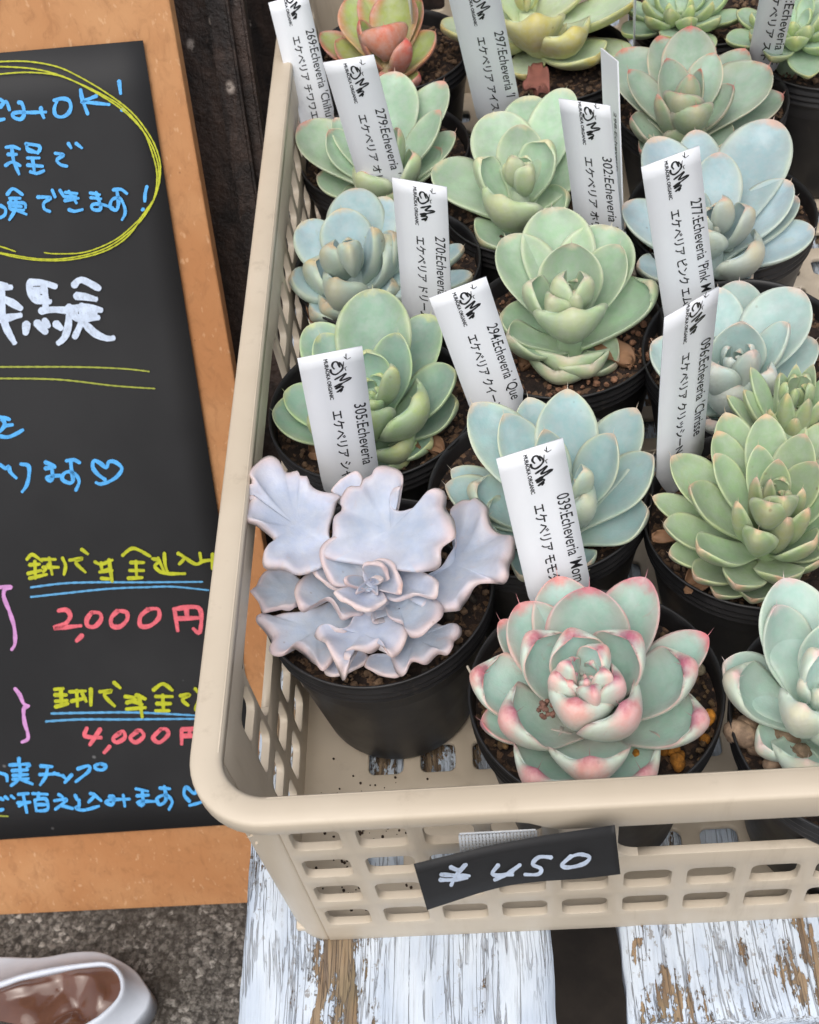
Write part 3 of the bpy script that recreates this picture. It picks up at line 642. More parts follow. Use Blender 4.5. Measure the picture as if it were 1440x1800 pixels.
o = new_obj('white_rim', me, simple('milky_white_plastic', (214, 220, 230), .34, .06, .0004, 60), bag); s_ = o.modifiers.new('solid', 'SOLIDIFY'); s_.thickness = .0012
cen = Vector((30, 1800)); vs = []; fs = []
RN = 30; K2 = 90; I2 = [I_[round(i*K/K2)] for i in range(K2+1)]
for i in range(K2+1):
    for k in range(RN+1):
        f_ = (k/RN)**1.15; p = I2[i].lerp(cen, f_); P = at(p.x, p.y, -.270)
        fold = (.010*abs(vnoise((P.x+P.y*.6, P.y*.5, 0), 24)) + .0035*abs(vnoise((P.x, P.y, 3), 60)))*min(1, f_*5)
        vs.append((P.x, P.y, P.z - .001 - .007*math.sin(min(1, f_*1.3)*1.5) + fold))
for i in range(K2):
    for k in range(RN): a = i*(RN+1)+k; fs.append((a, a+1, a+RN+2, a+RN+1))
me = mesh('brown_film', vs, fs); rel(me, bag.location)
t = NT('brown_film'); v = t.coord(); n = t.noise(v, 40, 3)
new_obj('brown_film', me, t.out(t.mix(n, lin((84, 52, 38)), lin((118, 80, 62))), .10, t.bump(t.noise(v, 30, 2, .5, .8), .35, .006), Coat_Weight=.6, Coat_Roughness=.06), bag)

# ------------------------------------------------------------------ pots
ZF = .0055; PH = .0655; ZR_ = ZF + PH          # tray floor, pot height, pot rim height
def lathe(name, prof, seg=72, wob=0.0, seed=0):
    vs = []; fs = []; m = len(prof)
    for i in range(seg):
        a = 2*math.pi*i/seg
        for r, z in prof:
            k = 1 + wob*(math.sin(2*a+seed)+.5*math.sin(3*a+seed*2))*(z/PH)
            vs.append((r*k*math.cos(a), r*k*math.sin(a), z))
    for i in range(seg):
        b = ((i+1) % seg)*m; a = i*m
        for j in range(m-1): fs.append((a+j, b+j, b+j+1, a+j+1))
    return mesh(name, vs, fs)
RP = .0373
def pot_prof():
    p = [(.001, .0012), (.020, .0010), (.0245, .0), (.0262, .0006), (.0272, .003)]
    for k in range(1, 9): z = .003 + (.0545-.003)*k/8; p.append((.0272 + (.0352-.0272)*k/8, z))
    p += [(.0353, .0548), (.0366, .0554), (.0368, .0562), (.0358, .0570), (.0358, .0576), (.0369, .0582), (.0371, .0590), (.0360, .0598), (.0360, .0604), (.0371, .0610), (.0373, .0618), (.0363, .0626), (.0365, .0642), (.0374, .0648), (.0372, .0656), (.0366, .0655), (.0360, .0630), (.0352, .0555), (.0345, .048)]
    return p
PLANTS = {}
def ruff_stone(name, r, seed, sub=1):
    bm = bmesh.new(); bmesh.ops.create_icosphere(bm, subdivisions=sub, radius=r)
    sx, sy, sz = [random.Random(seed+q).uniform(.7, 1.15) for q in range(3)]
    for v in bm.verts: v.co = Vector((v.co.x*sx, v.co.y*sy, v.co.z*sz))*(1+.28*vnoise(v.co, .55/r, seed))
    return bm_mesh(name, bm, sub > 1)
stones = [ruff_stone('pebble', .0032, i, 2) for i in range(5)]
def pot(key, x, y, label, tilt=(0, 0), grit=(120, 96, 74), soil_drop=.0075, pebbles=None, name='potted_succulent'):
    root = tag(empty(name, (x, y, ZF)), label, 'potted plant', 'potted succulents in the tray')
    root.rotation_euler = (R(tilt[0]), R(tilt[1]), 0)
    sd_ = rnd.randint(0, 999)
    new_obj('pot', lathe('pot', pot_prof(), 84, .010, sd_), M_pot, root)
    zs = PH - soil_drop; n = 30; vs = [(0, 0, zs+.001)]; fs = []
    for k in range(1, 15):
        for i in range(n):
            r = .0356*k/14; a = 2*math.pi*i/n; px_, py_ = r*math.cos(a), r*math.sin(a)
            vs.append((px_, py_, zs + (.0018*vnoise((px_+x, py_+y, 0), 130) + .0012*vnoise((px_+x, py_+y, 0), 420))*(1 if k < 14 else 0)))
    for i in range(n): fs.append((0, 1+i, 1+(i+1) % n))
    for k in range(13):
        for i in range(n): a = 1+k*n+i; b = 1+k*n+(i+1) % n; fs.append((a, a+n, b+n, b))
    new_obj('soil', mesh('soil', vs, fs), M_soil, root)
    # loose grit on the soil
    rr = random.Random(sd_); bm = bmesh.new()
    for q in range(230):
        r = .0352*math.sqrt(rr.uniform(.15, 1)); a = rr.uniform(0, 6.283); s = rr.uniform(.0005, .0016)
        M_ = Matrix.Translation((r*math.cos(a)*.985, r*math.sin(a)*.985, zs+.0012+rr.uniform(-.0004, .001))) @ Matrix.Rotation(rr.uniform(0, 6), 4, (rr.random(), rr.random(), rr.random()+.1)) @ Matrix.Diagonal((s, s*rr.uniform(.6, 1), s*rr.uniform(.5, 1), 1))
        bmesh.ops.create_icosphere(bm, subdivisions=1, radius=1, matrix=M_)
    for v in bm.verts: v.co += Vector((rr.uniform(-1, 1), rr.uniform(-1, 1), rr.uniform(-1, 1)))*.00018
    o = new_obj('grit', bm_mesh('grit', bm), stone_mat('grit', grit), root); o['kind'] = 'stuff'
    if pebbles:
        for (c, arc, cnt, sz) in pebbles:
            mat = stone_mat('pebble_stone', c); 
            for q in range(cnt):
                a = R(rr.uniform(*arc)); r = rr.uniform(.020, .0335); me_ = stones[rr.randint(0, 4)].copy(); 
                o = new_obj('pebble', me_, mat, root); s = sz*rr.uniform(.6, 1.25)
                o.scale = (s, s, s); o.rotation_euler = (rr.uniform(0, 6), rr.uniform(0, 6), 0); o.location = (r*math.cos(a), r*math.sin(a), zs+.0015+rr.uniform(0, .0018))
    PLANTS[key] = root
    return root

# ------------------------------------------------------------------ leaves
NS, NTT = 22, 13
def leaf_mesh(B, T, w, curl=0.0, pt=.35, th=.0046, cup=.22, mucro=.0012, ruffle=0.0, seed=0, wbase=.50, smax=.62, arch=0.0, inc=0.0, ns=None, nt=None, lob=0.0):
    """B base, T tip (world). The upper face looks to the rosette's axis."""
    rr = random.Random(seed); ns = ns or NS; nt = nt or NTT
    d = T-B; L = Vector((d.x, d.y, 0)); Lh = max(L.length, 1e-5); H = d.z; hdir = L/Lh
    side = Vector((0, 0, 1)).cross(hdir)                       # left of the leaf
    hf = .52 + .70*curl; hz = max(-.3, .42 - .62*curl - arch)
    C1 = B + hdir*(Lh*hf) + Vector((0, 0, H*hz))
    if inc:
        out = max(Lh, .0045)
        K1 = B + hdir*(out*(.55+.42*inc)) + Vector((0, 0, H*.04)); K2_ = B + hdir*(Lh+out*.46*inc) + Vector((0, 0, H*(.80+.34*inc)))
        C1 = K2_
    tw = rr.uniform(-.10, .10)
    verts = []; attr = []
    m = 2*nt
    srow = []
    for i in range(ns+1):
        q = i/ns; srow.append(1-(1-q)**1.55)
    for i, s in enumerate(srow):
        if inc:
            P = B*(1-s)**3 + K1*(3*s*(1-s)**2) + K2_*(3*s*s*(1-s)) + T*s**3
            tan = ((K1-B)*(1-s)**2 + (K2_-K1)*(2*s*(1-s)) + (T-K2_)*s*s).normalized()
        else:
            P = B*(1-s)**2 + C1*(2*s*(1-s)) + T*s*s
            tan = ((C1-B)*(1-s) + (T-C1)*s).normalized()
        nrm = tan.cross(side); nrm = nrm if nrm.length > 1e-6 else Vector((0, 0, 1)); nrm.normalize()
        if s < smax: k = s/smax; f = wbase + (1-wbase)*(k*k*(3-2*k))
        else:
            x = (s-smax)/(1-smax); f = max(0, 1-x**2.1)**(.5+.38*pt)
        f = max(f, .012); hw = w*.5*f; t_ = th*(.72+.28*math.sin(math.pi*min(1, s*1.1)))*min(1, (f*1.5))**.8*(1-.35*s)
        sd_ = side*math.cos(tw*s) + nrm*math.sin(tw*s)
        for j in range(m):
            topf = j <= nt; 
            tt = (-1 + 2*j/nt) if topf else (1 - 2*(j-nt)/nt)
            tt = math.sin(tt*math.pi/2)*.35 + tt*.65
            e = abs(tt); rnd_ = math.sqrt(max(0, 1-tt*tt))
            z = hw*cup*2.0*(tt*tt) - hw*cup*.6
            if topf: z += t_*.30*rnd_ 
            else: z -= t_*(.70*rnd_) + t_*.28*max(0, 1-e*1.6)*s
            x_ = hw*tt; ext = Vector((0, 0, 0))
            if ruffle:
                phi = math.atan2(tt*.9, (s-.35)*1.6); rho = min(1.15, math.sqrt((tt*.95)**2 + (max(0, s-.3)*1.35)**2))
                wv = (math.sin(phi*rr_k[seed % 7] + seed*1.7) + .55*math.sin(phi*(rr_k[seed % 7]*1.9) + seed*.6))
                z += ruffle*wv*rho**3.2; z -= ruffle*.9*max(0, rho-.72)**1.2*2.2
                x_ *= 1 + lob*math.sin(phi*(rr_k[seed % 7]+1.3)+seed)*rho*rho
                ext = hdir*(lob*w*.55*math.sin(phi*rr_k[seed % 7]*1.25+seed*2.1)*rho**3)*(1 if s > .3 else 0)
            verts.append(P + sd_*x_ + nrm*z + ext); attr.append((s, e, 0.0 if topf else 1.0))
    # mucro
    tipd = (T-C1).normalized(); base_i = (ns)*m
    verts.append(T + tipd*mucro*.7 + Vector((0, 0, mucro*.5))); attr.append((1.0, 1.0, 0.5))
    faces = []
    for i in range(ns):
        for j in range(m): a = i*m+j; b = i*m+(j+1) % m; faces.append((a, b, b+m, a+m))
    for j in range(m): faces.append((base_i+j, base_i+(j+1) % m, len(verts)-1))
    faces.append(tuple(range(m))[::-1])
    return verts, faces, attr
def ruffled_mesh(B, T, w, curl=0.0, ruffle=.004, lob=.07, seed=0, wbase=.40, th=.0026, cup=.14, ns=34, nt=30, end=.80, roundness=.42, roll=1.0, mucro=0, **_):
    """broad leaf whose free margin is frilled and rolled back; margin = sides and the whole far edge"""
    rr = random.Random(seed*7+1); d = T-B; L = Vector((d.x, d.y, 0)); Lh = max(L.length, 1e-5); H = d.z; hdir = L/Lh
    side = Vector((0, 0, 1)).cross(hdir); hf = .52+.70*curl; hz = max(-.3, .42-.62*curl)
    C1 = B + hdir*(Lh*hf) + Vector((0, 0, H*hz)); LL = d.length
    k1 = rr.uniform(1.3, 1.9); k2 = rr.uniform(2.7, 3.6); k3 = rr.uniform(5, 7); p1, p2, p3 = (rr.uniform(0, 6.28) for _ in range(3))
    verts = []; attr = []; m = nt+1; grid = {}
    for lay in (0, 1):
        for i in range(ns+1):
            s = (i/ns)
            for j in range(nt+1):
                tt = -1+2*j/nt; tt = math.sin(tt*math.pi/2)*.3+tt*.7
                # margin coordinate: runs up one side, along the far edge and down the other side
                mc = tt*(.35+.9*s**1.2)
                ed = max(abs(tt)*min(1, .25+s*1.1), s); e_ = max(0, (ed-.40)/.60)
                wave = math.sin(mc*k2*1.75+p2) + .65*math.sin(mc*k1*2+p1) + .16*math.sin(mc*k3*1.6+p3)
                f = wbase + (1-wbase)*((lambda q: q*q*(3-2*q))(min(1, s/.66))) if s < .66 else 1-(1-end)*((s-.66)/.34)**1.7
                se = s*(1-roundness*abs(tt)**2.1*s) * (1 + lob*math.sin(mc*k2*1.5+p1)*e_**2)
                P = B*(1-se)**2 + C1*(2*se*(1-se)) + T*se*se
                tan = ((C1-B)*(1-min(1, se)) + (T-C1)*min(1, se)).normalized(); nrm = tan.cross(side).normalized()
                hw = w*.5*f*(1+lob*1.1*math.sin(s*k3+p3)*abs(tt)**2)
                z = hw*cup*2*tt*tt - hw*cup*.5 + ruffle*wave*e_**1.8 - roll*.0042*max(0, ed-.84)/.16*max(0, ed-.84)/.16*(.6+.4*math.sin(mc*k2*2+p1))
                rim_ = 1-max(0, (max(abs(tt), s)-.86)/.14)**2
                z += (th*.4 if lay == 0 else -th*.6)*max(.34, rim_)*(1.35-.45*s)
                verts.append(P + side*(hw*tt) + nrm*z); attr.append((s*.9, max(abs(tt), s), float(lay)))
    W_ = nt+1; N_ = W_*(ns+1); faces = []
    for i in range(ns):
        for j in range(nt): a = i*W_+j; faces.append((a, a+W_, a+W_+1, a+1)); faces.append((N_+a, N_+a+1, N_+a+W_+1, N_+a+W_))
        a = i*W_; faces.append((a, N_+a, N_+a+W_, a+W_)); a += nt; faces.append((a, a+W_, N_+a+W_, N_+a))
    for j in range(nt): a = ns*W_+j; faces.append((a, N_+a, N_+a+1, a+1)); faces.append((j, j+1, N_+j+1, N_+j))
    return verts, faces, attr
rr_k = [5.0, 6.2, 4.3, 5.6, 7.1, 4.8, 6.6]
def add_leaf(root, mat, B, T, w, **kw):
    vs, fs, at_ = (ruffled_mesh if kw.pop('frill', False) else leaf_mesh)(B, T, w, **kw)
    Mi = Matrix.LocRotScale(root.location, root.rotation_euler, None).inverted()
    me = mesh('leaf', [Mi @ v for v in vs], fs)
    ca = me.color_attributes.new('lf', 'FLOAT_COLOR', 'POINT')
    arr = np.array([(a, b, c, 1.0) for a, b, c in at_], dtype=np.float32).ravel(); ca.data.foreach_set('color', arr)
    return new_obj('leaf', me, mat, root)
def rosette(key, mat, center, h0, leaves, bud=(7, 9), name='leaf', wscale=1.12, incmin=.35, incf=.90, wmin=.8, **kw):
    """leaves: (tip px, tip py, tip height over pot rim mm, width px, curl)"""
    root = PLANTS[key]; C = at(center[0], center[1], ZR_ + h0*MM)
    for i, lf in enumerate(leaves):
        px, py, h, wpx = lf[:4]; curl = lf[4] if len(lf) > 4 else 0.0; opt = dict(kw)
        if len(lf) > 5: opt.update(lf[5])
        T = at(px, py, ZR_ + h*MM); w = wpx*wscale*depth(T)/F_PX
        zb = min(C.z - .003, ZR_ + (-7 + .42*h)*MM)
        hd = Vector((T.x-C.x, T.y-C.y, 0)); hl = hd.length
        if curl >= incmin:
            opt['inc'] = min(.9, curl*incf*(.6 if wpx < 80 else 1)); opt['wbase'] = .62; opt['smax'] = .52; opt['cup'] = .30
            zb = max(zb, min(C.z-.003, T.z-.010-.55*hl))
        B = Vector((C.x, C.y, zb)) + hd.normalized()*min(.0025, hl*.2)
        if curl >= .45: w = max(w, wmin*(T-B).length*(.8 if wpx < 80 else 1))
        add_leaf(root, mat, B, T, w, curl=curl, seed=i*3+int(center[0]) % 97, **opt)
    # closed bud in the middle
    n, rad = bud; rr = random.Random(int(center[0]))
    for k in range(n):
        f = k/max(1, n-1); a = k*2.39996 + center[0]; r = rad*MM*(1-f)**.9*.55 + .0006
        T = C + Vector((math.cos(a)*r, math.sin(a)*r, (-.002 + .006*(1-abs(f-.3)))))
        B = Vector((C.x, C.y, C.z-.007)) + Vector((math.cos(a), math.sin(a), 0))*.0008
        o2 = dict(kw); o2['th'] = .0022
        if o2.get('ruffle'): o2['ruffle'] = .0004
        add_leaf(root, mat, B, T, rad*MM*(.85-.45*f), curl=.75, inc=.75, seed=k+500, ns=12, nt=8, **o2)
    # stem inside the rosette
    bm = bmesh.new(); loc = C - root.location; zz0 = PH-.012
    bmesh.ops.create_cone(bm, cap_ends=True, segments=14, radius1=.0060, radius2=.0034, depth=max(.004, loc.z-.009-zz0), matrix=Matrix.Translation((loc.x, loc.y, (loc.z-.009+zz0)/2)))
    new_obj('stem', bm_mesh('stem', bm, True), mat, root)
M_stem = simple('green_stem', (120, 132, 92), .7, .15, .0004, 120)

# plants, front to back
pot('P1', -.0460, .238, 'lavender grey succulent with big ruffled peach edged leaves in the front left corner', pebbles=[((70, 62, 54), (180, 360), 8, .45)])
pot('P2', .018, .193, 'round green succulent with pink edges and dark red tips in the front row', tilt=(-2, 1), grit=(128, 102, 70), pebbles=[((206, 136, 44), (285, 345), 16, .72), ((206, 192, 158), (320, 400), 14, .8), ((140, 110, 70), (180, 285), 12, .6)])
pot('P3', .0925, .181, 'pale mint succulent with pink tipped leaves at the right end of the front row', grit=(150, 126, 100), pebbles=[((168, 142, 118), (150, 260), 26, 1.35), ((180, 160, 130), (255, 300), 14, .7)])
pot('P5', .008, .274, 'blue green succulent with yellow leaf margins behind the round pink edged one')
pot('P4', .078, .256, 'bright green many leaved rosette with a small offset at the right edge')
pot('P6', -.049, .320, 'green succulent with broad rounded leaves behind the lavender ruffled one')
pot('P7', .022, .352, 'pale green bowl shaped succulent in the middle of the tray', grit=(150, 110, 84))
pot('P13', .086, .332, 'pale aqua succulent with rounded leaves behind the bright green rosette')
pot('P8', -.044, .397, 'small blue green succulent with thick jelly bean leaves by the left tray wall')
pot('P10', .015, .432, 'light green succulent with blunt leaves second from left in the third row from the back')
pot('P11', .089, .410, 'powder blue succulent with large paddle leaves near the right edge')
pot('P9', -.046, .475, 'green succulent with fine pink tips by the left wall, behind the blue jelly one')
pot('P12', .093, .488, 'sage green succulent with red edged pointed leaves at the upper right')
pot('P16', .031, .535, 'plump yellow green succulent at the top centre')
pot('E', -.043, .556, 'red and lime green succulent at the top left')
pot('P17', .108, .568, 'small dense sage rosette at the top, left of the one in the corner')
pot('P18', .157, .522, 'grey green dense rosette in the tall dark pot in the upper right corner', tilt=(0, 0))

m1 = leaf_mat('lavender_leaf', (172, 183, 202), (216, 188, 180), (222, 182, 166), (190, 184, 188), (214, 190, 178), blush_amt=.4, edge_w=.66, speck=.7)
P1O = [  # leaf outlines on the photo's grid, tip height, frill size
 ([(500,220),(560,160),(620,130),(660,160),(645,205),(600,215),(560,260)], 24, .4),
 ([(470,1110),(500,1060),(560,1040),(640,1010),(690,1040),(660,1080),(600,1110),(520,1135)], 1, .1),
 ([(790,1030),(700,1030),(665,1080),(710,1110),(780,1135),(850,1125),(860,1080)], 1, .1),
 ([(330,790),(250,800),(180,815),(150,762),(110,715),(140,680),(165,640),(215,605),(280,610),(340,640),(380,700)], 10, .5),
 ([(350,635),(270,605),(190,590),(170,560),(185,500),(225,460),(215,430),(150,400),(85,375),(65,345),(80,290),(118,250),(110,238),(60,240),(30,215),(60,190),(115,185),(95,130),(125,80),(190,52),(250,65),(285,110),(340,112),(355,150),(390,150),(410,185),(470,210),(555,245),(535,270),(520,330),(500,400),(500,460),(540,540),(470,600)], 31, 1),
 ([(480,560),(500,450),(505,390),(510,340),(540,300),(530,265),(560,230),(600,205),(640,200),(650,150),(690,130),(710,100),(760,92),(820,110),(855,160),(855,210),(815,205),(790,235),(800,290),(840,315),(900,300),(960,262),(1000,225),(1050,225),(1060,250),(1045,290),(1085,340),(1108,420),(1100,460),(1050,520),(1035,590),(960,610),(860,620)], 33, 1),
 ([(860,720),(1000,620),(1060,560),(1110,480),(1100,400),(1085,330),(1075,280),(1120,260),(1180,265),(1210,245),(1260,290),(1270,350),(1290,400),(1360,420),(1395,450),(1390,520),(1365,570),(1368,640),(1340,668),(1290,655),(1240,668),(1190,700),(1140,760),(1120,805),(1050,810),(960,800)], 20, 1),
 ([(560,760),(420,800),(300,812),(200,828),(150,825),(138,860),(180,890),(212,930),(200,990),(222,1027),(270,1032),(330,990),(380,1000),(420,1050),(460,1108),(500,1080),(560,1000),(640,900)], 6, .8),
 ([(780,850),(880,890),(1000,868),(1060,880),(1125,868),(1132,900),(1100,940),(1098,990),(1070,1022),(1020,1010),(960,1050),(900,1062),(860,1112),(820,1100),(790,1030),(760,920)], 7, .7),
 ([(640,800),(580,890),(530,900),(480,870),(430,856),(415,880),(450,930),(490,1000),(530,1050),(560,1102),(592,1060),(562,1030),(600,1000),(680,985),(750,965),(790,1012),(830,990),(872,940),(884,880),(860,820),(760,790)], 15, .9),
 ([(740,700),(700,850),(690,822),(740,790),(800,750),(870,752),(930,724),(990,728),(1037,770),(1037,830),(1000,880),(940,925),(880,930),(850,870),(780,840)], 18, .5),
 ([(740,720),(790,640),(790,592),(850,573),(910,600),(1000,640),(1027,690),(1000,742),(930,735),(870,745),(800,765)], 21, .4),
 ([(600,700),(500,640),(430,590),(400,610),(350,650),(328,710),(345,780),(380,797),(430,770),(490,752),(540,800),(570,840),(620,830),(667,820),(660,760)], 16, .55),
 ([(600,690),(500,560),(440,545),(413,590),(430,640),(500,695),(560,720)], 20, .25),
 ([(640,690),(530,690),(480,620),(458,560),(460,500),(500,458),(560,445),(640,460),(712,500),(742,560),(740,620)], 26, .35),
 ([(720,720),(640,680),(615,640),(640,600),(700,563),(760,568),(802,620),(812,700),(790,742)], 25, .2),
 ([(700,690),(600,680),(530,690),(525,705),(570,752),(630,790),(690,808),(740,782),(785,742),(760,710)], 22, .2),
 ([(690,670),(620,638),(580,650),(590,685),(640,706),(710,716)], 24, .1),
 ([(700,660),(640,640),(650,610),(700,590),(750,600),(770,650),(760,700)], 26, .1),
 ([(690,700),(640,690),(650,665),(700,655),(740,665),(745,700)], 25, .05),
 ([(705,690),(685,680),(690,660),(715,655),(735,670),(728,692)], 27, .0)]
def outline_leaf(root, mat, pts, ht, fr, Cpx, seed):
    rr = random.Random(seed); N_ = 110; NRg = 15
    P = [Vector((400+.3611*x, 780+.3611*y)) for x, y in pts]; Cp = Vector(Cpx)
    Q = smooth_poly([P[-1]] + P + [P[0], P[1]], .8); i0 = min(range(len(Q)//3), key=lambda i: (Q[i]-P[0]).length); i1 = max(range(len(Q)//2, len(Q)), key=lambda i: -(Q[i]-P[0]).length); Q = Q[i0:i1]
    cum = [0.0]
    for i in range(len(Q)): cum.append(cum[-1] + (Q[(i+1) % len(Q)]-Q[i]).length)
    R_ = []; j = 0
    for i in range(N_):
        t_ = cum[-1]*i/N_
        while cum[j+1] < t_: j += 1
        R_.append(Q[j].lerp(Q[(j+1) % len(Q)], (t_-cum[j])/max(1e-6, cum[j+1]-cum[j])))
    Q = R_
    dmax = max((q-Cp).length for q in Q); hb = max(-4, ht*.42-2) if ht < 20 else ht*.55
    def hgt(p): d = min(1, (p-Cp).length/dmax); return hb + (ht-hb)*d**1.25
    tipq = max(Q, key=lambda q: (q-Cp).length)
    cen = Vector((0, 0)); 
    for q in Q: cen += q/N_
    cen = cen.lerp(Cp, .12)
    O3 = [at(q.x, q.y, ZR_+hgt(q)*MM) for q in Q]; c3 = at(cen.x, cen.y, ZR_+(hgt(cen))*MM)
    base3 = at(Cp.x, Cp.y, ZR_+(hb-2)*MM)
    size = sum((o-c3).length for o in O3)/N_
    # mean plane normal, looking up
    nv = Vector((0, 0, 0))
    for i in range(N_): nv += (O3[i]-c3).cross(O3[(i+1) % N_]-c3)
    nv.normalize(); nv = -nv if nv.z < 0 else nv
    # relax the heights so that small leaves are smooth shells, not pleats
    if size < .013: O3 = [o - nv*((o-c3).dot(nv))*.55 for o in O3]
    m1_, m2_ = rr.randint(5, 6), rr.randint(9, 12); p1, p2 = rr.uniform(0, 6.28), rr.uniform(0, 6.28)
    V = []; A = []; 
    for lay in (0, 1):
        for r in range(NRg+1):
            rho = (r/NRg)**.85
            for k in range(N_):
                o = O3[k]; P3 = c3.lerp(o, rho)
                free = min(1, max(0, ((Q[k]-Cp).length/dmax-.35)/.3))       # margins near the base stay plain
                ang = 2*math.pi*k/N_
                wv = math.sin(ang*m1_+p1) + .6*math.sin(ang*m2_+p2)
                lift = -size*(.20 if size > .013 else .26)*(1-rho**2) + min(1, size/.016)**2*fr*free*(.0021*wv*rho**3)
                roll = min(1, size/.014)*max(0, (rho-.80)/.20)**2*(.0016+.0014*math.sin(ang*m2_*.5+p1))*(.35+fr)*free
                th_ = min(.0023, size*.16+.0008)*(1.25-.35*rho); edge = math.sqrt(max(0, 1-max(0, (rho-.86)/.14)**2)); 
                z = lift - roll + (th_*.5*edge if lay == 0 else -th_*.5*edge)
                V.append(P3 + nv*z + Vector((0, 0, .0007*rho))*vnoise(P3, 60)); d_ = (c3.lerp(o, rho)-base3).length/max(1e-4, (at(tipq.x, tipq.y, ZR_+ht*MM)-base3).length)
                A.append((min(.97, d_*.9), (rho**1.2 if free > .02 else .3*rho), float(lay)))
    fs = []; M_ = N_*(NRg+1)
    for r in range(NRg):
        for k in range(N_):
            a = r*N_+k; b = r*N_+(k+1) % N_; fs.append((a, b, b+N_, a+N_)); fs.append((M_+a, M_+a+N_, M_+b+N_, M_+b))
    for k in range(N_): a = NRg*N_+k; b = NRg*N_+(k+1) % N_; fs.append((a, b, M_+b, M_+a))
    Mi = root.matrix_basis.inverted()
    bm = bmesh.new(); me = mesh('leaf', [Mi @ v for v in V], fs); bm.from_mesh(me)
    lay_ = bm.verts.layers.float_color.new('lf')
    bm.verts.ensure_lookup_table()
    for v, a in zip(bm.verts, A): v[lay_] = (a[0], a[1], a[2], 1)
    bmesh.ops.remove_doubles(bm, verts=bm.verts, dist=1e-6); bmesh.ops.recalc_face_normals(bm, faces=bm.faces)
    bm.to_mesh(me); bm.free(); me.polygons.foreach_set('use_smooth', [True]*len(me.polygons))
    return new_obj('leaf', me, mat, root)
def p1():
    root = PLANTS['P1']; Cp = (653, 1026)
    for i, (pts, ht, fr) in enumerate(P1O): outline_leaf(root, m1, pts, ht, fr, Cp, i*5+2)
    C = at(653, 1026, ZR_+16*MM); loc = C-root.location
    bm = bmesh.new(); bmesh.ops.create_cone(bm, cap_ends=True, segments=14, radius1=.008, radius2=.005, depth=.026, matrix=Matrix.Translation((loc.x, loc.y, PH-.002)))
    new_obj('stem', bm_mesh('stem', bm, True), m1, root)
p1()
m2 = leaf_mat('pink_edged_leaf', (154, 186, 172), (210, 152, 144), (216, 100, 110), (194, 208, 190), (234, 150, 146), (150, 60, 96), blush_amt=.78, edge_w=.80, speck=.25, tip_s=.87, uedge=(190, 208, 184))
rosette('P2', m2, (1028, 1188), 24, [(846,1267,5,80,.2),(879,1090,10,66,.1),(980,1013,18,112,.0),(1135,1015,20,108,.0),(1245,1117,15,86,.1),(1126,1352,3,132,.35),(946,1352,8,128,.5),(1216,1258,12,104,.45),
    (913,1060,17,112,.05),(1036,1031,24,136,.05),(852,1184,14,112,.35),(1037,1330,13,138,.6),(1197,1168,20,94,.45),(909,1251,17,128,.6),
    (946,1124,24,108,.5),(1103,1124,28,112,.5),(1008,1120,30,100,.45),(1090,1239,22,140,.75),(1015,1229,24,114,.75),
    (989,1184,27,66,.8),(1075,1191,28,78,.8),(1050,1144,32,68,.6),(1004,1164,31,34,.7),(1040,1204,28,50,.9),(1056,1176,31,34,.8)], bud=(8, 7), wscale=1.10, incmin=.3, incf=.92, wmin=.62, pt=.28, cup=.24, th=.0054, mucro=.0034, wbase=.46)
m3 = leaf_mat('mint_leaf', (166, 196, 184), (204, 216, 192), (226, 190, 184), (192, 210, 190), (216, 192, 160), blush_amt=.5, speck=.35)
rosette('P3', m3, (1446, 1205), 20, [(1340,1307,4,76,.3),(1274,1162,12,96,.05),(1378,1016,30,122,.0),(1520,1040,26,110,0),(1580,1150,16,110,0),(1420,1335,6,118,.5),(1530,1330,6,110,.4),(1596,1250,10,110,.3),(1301,1189,15,96,.4),(1366,1064,28,92,.2),
    (1470,1090,30,90,.2),(1548,1180,22,100,.4),(1416,1240,22,108,.7),(1500,1265,18,110,.6),(1440,1152,30,66,.5),(1500,1180,28,60,.6)], bud=(7, 9), pt=.25, cup=.2, th=.0056, mucro=.0022)
m5 = leaf_mat('blue_green_leaf', (150, 182, 182), (198, 206, 168), (212, 188, 160), (176, 196, 176), (202, 190, 146), blush_amt=.45, speck=.45)
rosette('P5', m5, (992, 862), 20, [(1033,991,0,56,.2),(912,1010,2,80,.2),(793,825,8,70,.1),(928,698,18,84,.0),(1119,717,20,92,.0),(1139,895,9,100,.25),(783,852,15,90,.15),(830,709,28,104,.0),(998,683,30,100,.0),(1148,800,20,96,.25),(860,905,12,100,.4),(841,852,18,80,.35),
    (886,727,30,84,.15),(1078,762,30,84,.15),(957,754,34,66,.2),(1025,825,31,52,.4),(1023,872,23,90,.7),(930,830,30,60,.5),(960,900,24,80,.7)], bud=(7, 9), pt=.55, cup=.18, th=.0048, mucro=.0024)
m4 = leaf_mat('bright_green_leaf', (146, 172, 132), (190, 203, 150), (216, 174, 142), (146, 168, 114), (192, 176, 130), blush_amt=.4, speck=.5)
